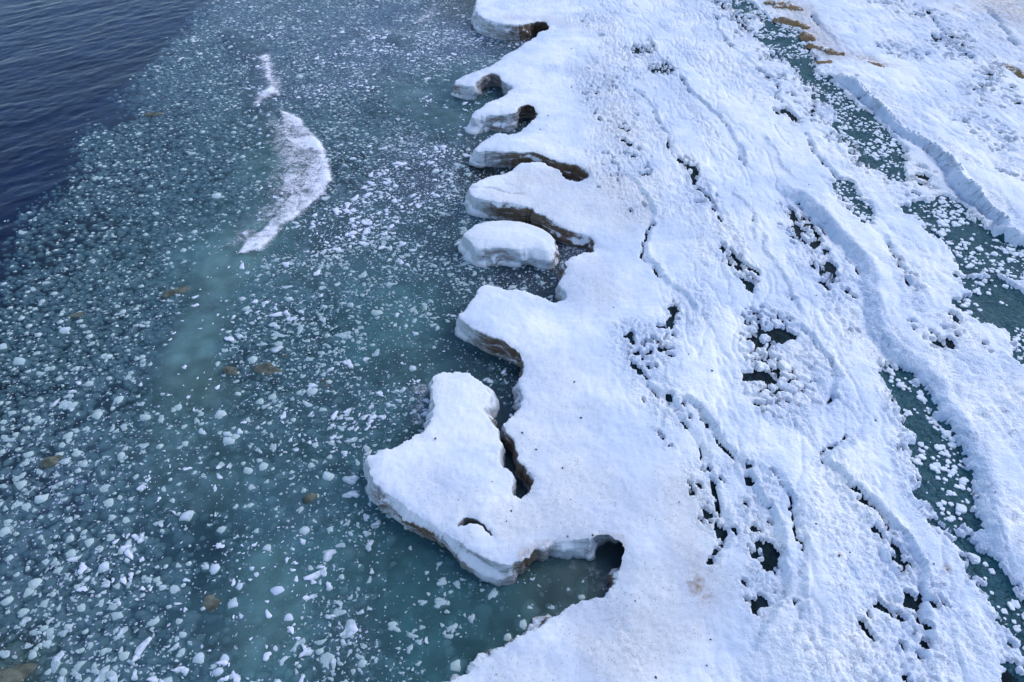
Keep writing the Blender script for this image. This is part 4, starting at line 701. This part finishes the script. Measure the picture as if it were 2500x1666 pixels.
# ================================================================= FLOATING AND LYING PIECES
def ico(sub):
    import bmesh
    bm = bmesh.new(); bmesh.ops.create_icosphere(bm, subdivisions=sub, radius=1)
    v = np.array([x.co[:] for x in bm.verts]); f = np.array([[x.index for x in q.verts] for q in bm.faces]); bm.free(); return v, f
ICO = {k: ico(k) for k in (1, 2, 3)}
def n3(v, sc_, s): return fbm(v[:, 0]*sc_+v[:, 2]*.7, v[:, 1]*sc_-v[:, 2]*.9, s, 3)
def lump_shape(s, sub):
    v, f = ICO[sub]; v = v.copy(); r = 1+.36*n3(v+3, 1.1, s)+.26*n3(v+9, 2.6, s+1); v *= r[:, None]
    v[:, 0] *= 1.0+.35*((s*37) % 10)/10; v[:, 2] *= .62; return v, f
def floe_shape(s, na):
    """a flat irregular plate: uneven outline, domed snow top, ragged underside"""
    rg = np.random.default_rng(s); a = np.linspace(0, 2*math.pi, na, endpoint=False)+rg.uniform(-.12, .12, na)
    el = rg.uniform(.45, .9); lob = 1+.30*np.sin(a*2+rg.uniform(0, 6))*rg.uniform(.2, 1)+.24*np.sin(a*3+rg.uniform(0, 6))+rg.uniform(-.2, .2, na)
    x, y = np.cos(a)*lob, np.sin(a)*lob*el
    top = np.stack([x*.62, y*.62, .20+rg.uniform(-.06, .08, na)], 1); rimt = np.stack([x, y, .08+rg.uniform(-.05, .05, na)], 1); bot = np.stack([x*.92, y*.92, np.full(na, -.30)], 1)
    v = np.vstack([top, rimt, bot, [[0, 0, .24]]]); f = []; i = np.arange(na); j = (i+1) % na
    for k in (0, na):
        f += [np.stack([i+k, i+k+na, j+k+na], 1), np.stack([i+k, j+k+na, j+k], 1)]
    f.append(np.stack([np.full(na, 3*na), i, j], 1)); return v, np.concatenate(f)
def chunk_shape(s, sub=1):
    v, f = ICO[sub]; v = v.copy(); v *= (1+.5*n3(v+5, 1.3, s)+.35*n3(v+2, 2.8, s+2))[:, None]
    v = np.sign(v)*np.abs(v)**.6; v[:, 2] = np.maximum(v[:, 2]*.7+.25*((s % 3)-1)*v[:, 0], -.4); return v, f
NTH = ['', 'second', 'third', 'fourth', 'fifth', 'sixth', 'seventh', 'eighth', 'ninth', 'tenth', 'eleventh', 'twelfth', 'thirteenth', 'fourteenth', 'fifteenth', 'sixteenth', 'seventeenth', 'eighteenth', 'nineteenth', 'twentieth']
class Lot:
    """scattered pieces: the largest in the photo as objects of their own, the rest joined"""
    def __init__(s, shapes_hi, shapes_lo, up, level): s.hi, s.lo, s.items, s.up, s.level = shapes_hi, shapes_lo, [], up, level
    def add(s, x, y, z, sx, sz, rot, tilt=0): s.items.append((x, y, z, sx, sz, rot, tilt))
    def build(s, name, mat, nind, labeler, cat, stuff_name, stuff_label, smooth=True):
        A = np.array(s.items); u, v, dep = proj(A[:, 0], A[:, 1], A[:, 2]); size = A[:, 3]/dep
        vis = (u > -10) & (u < 2510) & (v > -10) & (v < 1680); order = np.argsort(-np.where(vis, size, 0)*(1.0))
        ms = []
        for k, (vv, ff) in enumerate(s.hi):
            me = bpy.data.meshes.new(name); me.from_pydata([tuple(p) for p in vv.tolist()], [], ff.tolist()); me.materials.append(mat)
            me.polygons.foreach_set('use_smooth', np.full(len(ff), smooth)); ms.append(me)
        made = []
        for q in order[:nind]:
            x, y, z, sx, sz, rot, tilt = A[q]; o = bpy.data.objects.new(name, ms[int(q) % len(ms)]); COL.objects.link(o)
            o.location = (x, y, z); o.scale = (sx, sx, sz); o.rotation_euler = (tilt, tilt*.6, rot)
            lab, grp = labeler(u[q], v[q], x, y, sx, z+sz*s.up-float(s.level(x, y))); tag(o, lab, cat, grp); made.append((lab, u[q], v[q], o))
        sets = {}
        for m_ in made: sets.setdefault(m_[0], []).append(m_)
        for lab, ms_ in sets.items():
            if len(ms_) == 1: continue
            ms_.sort(key=lambda m_: m_[1])
            for k, m_ in enumerate(ms_):                                 # order from left to right where the look is the same
                if k == 0: m_[3]['label'] = lab+', leftmost of them'
                elif k == len(ms_)-1: m_[3]['label'] = lab+', rightmost of them'
                elif k < len(NTH): m_[3]['label'] = lab+', '+NTH[k]+' from left'
        VV, FF, nb = [], [], 0
        for q in order[nind:]:
            x, y, z, sx, sz, rot, tilt = A[q]; lod = s.hi if dep[q] < 30 else s.lo; vv, ff = lod[int(q) % len(lod)]
            c, sn = math.cos(rot), math.sin(rot); px, py, pz = vv[:, 0]*sx, vv[:, 1]*sx, vv[:, 2]*sz
            pz = pz+tilt*py
            VV.append(np.stack([px*c-py*sn+x, px*sn+py*c+y, pz+z], 1)); FF.append(ff+nb); nb += len(vv)
        if VV:
            o = mesh_obj(stuff_name, np.concatenate(VV), np.concatenate(FF), mat, None, smooth); tag(o, stuff_label, cat and None, None, 'stuff')
def scatter(xr, yr, spacing, cover, sizef):
    """grid-jittered darts: cover(x, y) in 0..1 is the chance that a site carries a piece"""
    gx, gy = np.meshgrid(np.arange(*xr, spacing), np.arange(*yr, spacing))
    gx = gx+rng.uniform(-.5, .5, gx.shape)*spacing*.95; gy = gy+rng.uniform(-.5, .5, gy.shape)*spacing*.95
    gx, gy = gx.ravel(), gy.ravel(); u, v, dep = proj(gx, gy, 0*gx)
    m = (u > -120) & (u < 1700) & (v > -60) & (v < 1760); gx, gy = gx[m], gy[m]
    k = rng.uniform(0, 1, len(gx)) < cover(gx, gy); return gx[k], gy[k]
dcoast = lambda x, y: np.minimum(np.where(inside(x, y, coast_poly), -1, 1)*seg_dist(x, y, coast_poly, True)[0], sdf(x, y, bp))
def water_mask(x, y, rad):
    d = dcoast(x, y); return d > rad
def sea_ok(x, y): return sdf(x, y, edge_poly)+1.0*fbm(x*.45, y*.45, 62, 3)
cl_f = lambda x, y: .60+1.9*fbm(x*.55, y*.55, 101, 4)
def cov_l(x, y):
    s = state(x, y); return (1-(1-np.clip(s[:, 4], 0, 1))**1.7)*(1-.85*slick_at(x, y))*(1-sstep(.15, .5, foam_at(x, y)))*(1-sstep(-1.2, 1.0, sea_ok(x, y)))*np.clip(.85+.5*fbm(x*.4, y*.4, 103, 3), 0, 1)
def cov_f(x, y):
    s = state(x, y); return s[:, 5]*(1-.75*slick_at(x, y))*(1-sstep(.15, .5, foam_at(x, y)))*(1-sstep(-1.2, .8, sea_ok(x, y)))*np.clip(cl_f(x, y), 0.05, 1)
lumps = Lot([lump_shape(s, 2) for s in range(10)], [lump_shape(s, 1) for s in range(10)], .62, wz_at)
for sp_, s0, s1 in ((.36, .16, .30), (.27, .09, .17), (.22, .04, .09)):
    x, y = scatter((-45, 10), (6, 75), sp_, lambda a, b: cov_l(a, b)*(1.0 if sp_ > .25 else .6), None)
    r = rng.uniform(s0, s1, len(x))*np.where(rng.random(len(x)) < .06, 1.5, 1); ok = water_mask(x, y, r+.15)
    for a, b, q in zip(x[ok], y[ok], r[ok]):
        dpt = rng.normal(-.008, .022) - (rng.uniform(.02, .08) if rng.random() < .35 else 0)
        lumps.add(a, b, float(wz_at(a, b)) + dpt + .05*q - q*.62, q, q*rng.uniform(.8, 1.15), rng.normal(.45, .5), 0)
floes = Lot([floe_shape(s, 11) for s in range(16)], [floe_shape(s+40, 7) for s in range(12)], 0, wz_at)
for sp_, s0, s1, p_ in ((.55, .16, .30, .5), (.32, .09, .18, .9), (.20, .05, .10, 1), (.14, .025, .055, .8)):
    x, y = scatter((-40, 12), (6, 75), sp_, lambda a, b: cov_f(a, b)*p_, None)
    r = rng.uniform(s0, s1, len(x)); ok = water_mask(x, y, r*.8+.05)
    for a, b, q in zip(x[ok], y[ok], r[ok]):
        th = .35+.5*q if q > .1 else .4
        floes.add(a, b, float(wz_at(a, b)) + rng.normal(-.004, .016) - (rng.uniform(.02, .08) if rng.random() < .42 else 0), q, min(q, .22)*rng.uniform(.5, 1.0), rng.uniform(0, 6.28), rng.normal(0, .10))
LAND = [(443, 707, 'the long olive boulder'), (520, 1470, 'the rounded brown boulder'), (655, 905, 'the ice-rimmed boulder'), (800, 933, 'the flat brown boulder'), (20, 1655, 'the corner boulder'), (190, 770, 'the greenish boulder'), (125, 1125, 'the pale flat boulder'), (380, 280, 'the far brown boulder'),
        (757, 1216, 'the small tan boulder'), (740, 430, 'the foam crest'), (660, 190, 'the small foam streak'), (1245, 590, 'the floating block'), (1120, 760, 'the broad middle tongue'), (1080, 950, 'the neck of the large tongue'), (900, 1170, 'the blunt tip of the large tongue'), (1230, 1400, 'the nose of the large tongue'), (1430, 1400, 'the dark cave inlet'), (1160, 1600, 'the lowest shore edge'), (1120, 370, 'the fourth small tongue'), (1120, 200, 'the arched upper tongue'), (1180, 60, 'the top tongue'), (470, 900, 'the milky slick')]
def landmark(u, v): return min(LAND, key=lambda l: (u-l[0])**2+(1.4*(v-l[1]))**2)[2]
def lab_lump(u, v, x, y, q, sz):
    look = ('huge ' if q > .36 else 'large ' if q > .29 else 'mid-sized ' if q > .25 else 'small ')+('white-capped' if sz > .012 else 'bare sunken')
    return look+' ice lump nearest '+landmark(u, v), 'rounded ice lumps floating seaward'
def lab_floe(u, v, x, y, q, sz):
    look = ('large ' if q > .26 else 'mid-sized ' if q > .19 else 'small ')+('white' if sz > -.03 else 'half-drowned')
    return look+' ice fragment nearest '+landmark(u, v), 'flat brash ice fragments'
lumps.build('ice_lump', M_LUMP, 300, lab_lump, 'ice lump', 'ice_lumps', 'small rounded slush balls floating in the dark water')
floes.build('ice_floe', M_FLOE, 300, lab_floe, 'ice floe', 'brash_ice', 'small flat white ice fragments drifting on the green water')

# snow chunks in the leads
chunks = Lot([chunk_shape(s, 2) for s in range(8)], [chunk_shape(s, 1) for s in range(8)], 0, wz_at)
for n in range(6):
    p, q, nm = LEADS[n]; lo, hi = p.min(0), p.max(0)
    area = .5*abs(np.sum(p[:, 0]*np.roll(p[:, 1], -1)-p[:, 1]*np.roll(p[:, 0], -1)))
    N = int(area*30); x = rng.uniform(lo[0], hi[0], N*3); y = rng.uniform(lo[1], hi[1], N*3); d = sdf(x, y, p); k = (d < -.02); x, y, d = x[k][:N], y[k][:N], d[k][:N]
    cl_ = fbm(x*.8, y*.8, 131+n, 3); k = rng.random(len(x)) < np.clip((1.15-LEADS[n][1])*1.1-(.15 if n in (3, 4) else 0)+1.6*cl_+.5*np.exp(d/.4), .02, 1); x, y = x[k], y[k]
    for a, b in zip(x, y):
        r = abs(rng.normal(.022, .036))+.028; chunks.add(a, b, float(lookup(Zs, a, b))-SHEET+r*.25, r*1.15, r*rng.uniform(.5, .9), rng.uniform(0, 6.28))
SHORT = ['the scarp lead', 'the short lead', 'the rubble lead', 'the snow-bridge lead', 'the bank lead', 'the corner lead']
def lab_chunk(u, v, x, y, q, sz):
    n = int(np.argmin([sdf(np.array([x]), np.array([y]), LEADS[k][0])[0] for k in range(6)])); P = LEADS[n][0]
    f = (y-P[:, 1].min())/(P[:, 1].max()-P[:, 1].min()); part = 'far' if f > .66 else 'middle' if f > .33 else 'near'
    return ('large' if q > .15 else 'mid-sized' if q > .11 else 'small')+' snow chunk in '+part+' part of '+SHORT[n], 'snow chunks frozen into the leads'
chunks.build('snow_chunk', M_CHUNK, 300, lab_chunk, 'snow chunk', 'snow_rubble', 'small white snow lumps frozen into the teal leads', False)

# submerged boulders
def boulder(u, v, z, sx, sy, sz, rot, label, s, mat=M_ROCK):
    vv, ff = ICO[3]; vv = vv.copy(); vv *= (1+.42*n3(vv+4, 1.0, s)+.22*n3(vv, 2.4, s+4))[:, None]; vv = np.sign(vv)*np.abs(vv)**.9
    o = mesh_obj('boulder', vv, ff, mat); p = at(u, v, 0); o.location = (p[0], p[1], z-.04); o.scale = (sx, sy, sz); o.rotation_euler = (.1, .1, rot); tag(o, label, 'boulder')
boulder(443, 707, -.10, .75, .34, .22, .5, 'long olive brown boulder just under the surface left of the milky slick', 811)
boulder(520, 1470, -.16, .46, .38, .26, .7, 'rounded brown boulder under green water below the dark patch', 822)
boulder(655, 905, -.16, .75, .42, .24, -.25, 'brown boulder with white ice along its rim beside the slick', 833)
boulder(800, 933, -.20, .50, .42, .22, .9, 'dull brown flat boulder sunk right of the ice-rimmed one', 844)
boulder(565, 905, -.13, .45, .28, .2, -.2, 'small olive boulder between the slick and the ice-rimmed boulder', 855)
boulder(757, 1216, -.05, .28, .20, .16, .4, 'small tan boulder breaking the surface left of the large tongue', 866)
boulder(20, 1655, -.16, .8, .5, .3, .3, 'olive boulder cut by the lower left corner', 877)
boulder(190, 770, -.12, .42, .26, .2, .2, 'greenish sunken boulder with a pale top among the slush balls', 888)
boulder(380, 280, -.10, .9, .3, .2, .3, 'brownish boulder under the far slush balls', 899)
boulder(125, 1125, -.05, .42, .27, .2, .35, 'pale flat boulder with a white rim among lumps at the left edge', 910)
boulder(700, 868, -.20, .42, .30, .2, .6, 'dark boulder upslope of the ice-rimmed boulder, half lost in green water', 921)
boulder(612, 948, -.22, .55, .34, .2, .1, 'dark sunken slab just below the ice-rimmed boulder', 932)
boulder(480, 1240, -.16, .40, .26, .2, .5, 'grey sunken boulder in the milky water above the dark patch', 943)

# frozen sand ridges on the upper beach
def sand_ridge(pts, wd, ht, label, s):
    p = smooth_poly(ground(pts, 1.3), False, 2); n = len(p); t = np.gradient(p, axis=0); t /= np.hypot(*t.T)[:, None]; nn = np.stack([-t[:, 1], t[:, 0]], 1); V = []; K = 9
    for i in range(n):
        tp = math.sin(math.pi*(i+.5)/n)**.5
        for k in range(K):
            a = -1+2*k/(K-1); q = p[i]+nn[i]*a*wd*.95*tp*(.6+.8*vn(np.array([i*1.1]), np.array([k*.3]), s)[0])
            V.append((q[0], q[1], float(lookup(Zs, q[0], q[1]))-.06+.7*ht*tp*(1-a*a)*(.3+1.3*vn(np.array([i*.9]), np.array([k*.5]), s+1)[0])))
    o = mesh_obj('sand_ridge', V, quads(n, K)[:, :, ::-1].reshape(-1, 4), M_SAND); tag(o, label, 'sand ridge')
sand_ridge(R(3, [(600, 25), (650, 18), (720, 40), (780, 48), (860, 72)]), .75, .5, 'brown sand ridge farthest up the snow beside the lead', 1)
sand_ridge(R(3, [(655, 138), (760, 158), (850, 182), (905, 196)]), .55, .45, 'straight brown sand ridge touching the head of the teal lead', 2)
sand_ridge(R(3, [(850, 236), (890, 262), (935, 282)]), .45, .4, 'short brown sand ridge at the edge of the teal lead', 3)
sand_ridge(R(3, [(880, 308), (960, 328), (1080, 370), (1140, 376)]), .38, .4, 'bent thin brown sand ridge landward of the lead', 4)
sand_ridge(R(3, [(1300, 425), (1350, 450), (1400, 480)]), .4, .2, 'low rusty sand ridge alone in stained snow', 5)
sand_ridge(R(3, [(930, 420), (990, 432), (1060, 420)]), .22, .25, 'thin dark sand seam under a small snow ledge', 6)
sand_ridge(R(3, [(2230, 460), (2300, 500), (2360, 540)]), .4, .3, 'brown sand ridge cut by the right edge of the photo', 7)

# icicle curtains hung along the high scarp
S1 = smooth_poly(RIDGES[0][0], False, 2); segl = np.r_[0, np.cumsum(np.hypot(*np.diff(S1, axis=0).T))]
def along(a): return np.array([np.interp(a, segl, S1[:, 0]), np.interp(a, segl, S1[:, 1])])
def arc_of(u, v): return float(seg_dist(np.array([at(u, v, 1.25)[0]]), np.array([at(u, v, 1.25)[1]]), S1, False)[2][0])
ice_meshes = []
for s in range(6):
    na, nl = 6, 6; V = []; rg = np.random.default_rng(s)
    for k in range(nl):
        t = k/(nl-1); r = (1-t)**.7*(1+.25*rg.uniform(-1, 1))+.04
        for a in range(na): V.append((math.cos(a*2*math.pi/na)*r+.3*t*rg.uniform(-1, 1), math.sin(a*2*math.pi/na)*r, -t))
    F_ = [(k*na+a, k*na+(a+1) % na, (k+1)*na+(a+1) % na, (k+1)*na+a) for k in range(nl-1) for a in range(na)]
    me = bpy.data.meshes.new('icicle'); me.from_pydata(V, [], F_); me.materials.append(M_ICICLE); me.polygons.foreach_set('use_smooth', np.full(len(F_), True)); ice_meshes.append(me)
for (u0, v0, u1, v1, lab) in ((R(3, [(1190, 612)])[0] + R(3, [(1470, 890)])[0] + ('short curtain of icicles on the scarp beside the widest teal lead',)), (R(3, [(1500, 905)])[0] + R(3, [(1840, 1230)])[0] + ('long curtain of icicles on the scarp below the lead end',)), (R(3, [(1890, 1300)])[0] + R(3, [(2200, 1545)])[0] + ('curtain of icicles at the lower end of the scarp by the right edge',))):
    a0, a1 = arc_of(u0, v0), arc_of(u1, v1); root = bpy.data.objects.new('icicle_curtain', None); c = along((a0+a1)/2); COL.objects.link(root); root.location = (c[0], c[1], 1.2); tag(root, lab, 'icicles', 'icicle curtains along the scarp')
    N = int((a1-a0)/.13)
    for k in range(N):
        a = a0+(a1-a0)*(k+rng.uniform(-.4, .4))/N; p = along(a); t = along(a+.1)-along(a-.1); t /= np.hypot(*t)+1e-6; land = np.array([-t[1], t[0]])
        q = p+land*rng.uniform(.35, .6); z = float(lookup(Zfin, q[0], q[1]))+.05; L = rng.uniform(.25, .75)*(.5+.9*float(vn(np.array([a*.5]), np.array([3.]), 9)[0]))
        o = bpy.data.objects.new('icicle', ice_meshes[k % 6]); COL.objects.link(o); o.parent = root
        o.location = (q[0]-c[0], q[1]-c[1], z-1.2); r = rng.uniform(.035, .07); o.scale = (r, r, L)
        ang = math.atan2(-land[1], -land[0]); o.rotation_euler = (0, -rng.uniform(.62, .95), ang)

# dark pebbles and bits of driftwood on the snow
PEB = R(3, [(2100, 95), (1705, 540), (1835, 580), (1810, 652), (1795, 755), (1900, 590), (755, 990), (595, 1205), (450, 410), (190, 285), (890, 1280), (115, 810)]) + R(9, [(30, 300), (930, 515), (1165, 690), (1735, 975), (250, 1222), (222, 1405), (1090, 720), (1815, 810), (1720, 780), (2120, 315)]) + R(8, [(2090, 950), (2230, 1478), (1110, 158), (1207, 424), (1240, 350), (1795, 530), (1625, 533), (880, 278), (1590, 66), (1645, 280)]) + R(5, [(1935, 525), (1715, 1273), (1670, 1028), (1410, 1480), (725, 1415), (1315, 1365), (1437, 28), (1050, 180)]) + R(6, [(1340, 1340), (470, 570), (940, 500), (240, 1000), (85, 885)]) + R(2, [(1648, 327), (1375, 550), (1490, 768), (1437, 855), (2300, 1122)])
pv, pf = ICO[1]; pm = bpy.data.meshes.new('pebble'); pm.from_pydata([tuple(q) for q in (pv*(1+.3*n3(pv+2, 1.3, 4))[:, None]).tolist()], [], pf.tolist()); pm.materials.append(M_PEB)
ZONE = lambda u, v: 'the shelf tongues' if u < 1500 and v < 560 else 'the smooth middle shelf' if u < 1650 and v < 1110 else 'the smooth lower shelf' if u < 1650 else 'the snow near the upper right' if v < 560 else 'the snow at mid right' if v < 1110 else 'the snow at lower right'
plab = {}
for z_ in sorted({ZONE(*q) for q in PEB}):
    grp_ = sorted([q for q in PEB if ZONE(*q) == z_])
    for k, q in enumerate(grp_): plab[q] = 'small dark pebble on '+z_+', '+('leftmost' if k == 0 else 'rightmost' if k == len(grp_)-1 else NTH[k]+' from left')
for u, v in PEB:
    p = at(u, v, 1.15); o = bpy.data.objects.new('pebble', pm); COL.objects.link(o); zz = lookup(Zfin, p[0], p[1])
    r = rng.uniform(.02, .045); o.location = (p[0], p[1], float(zz)+r*.3); o.scale = (r*1.4, r, r*.8); o.rotation_euler = (0, 0, rng.uniform(0, 3)); tag(o, plab[(u, v)], 'pebble', 'dark pebbles on the snow')
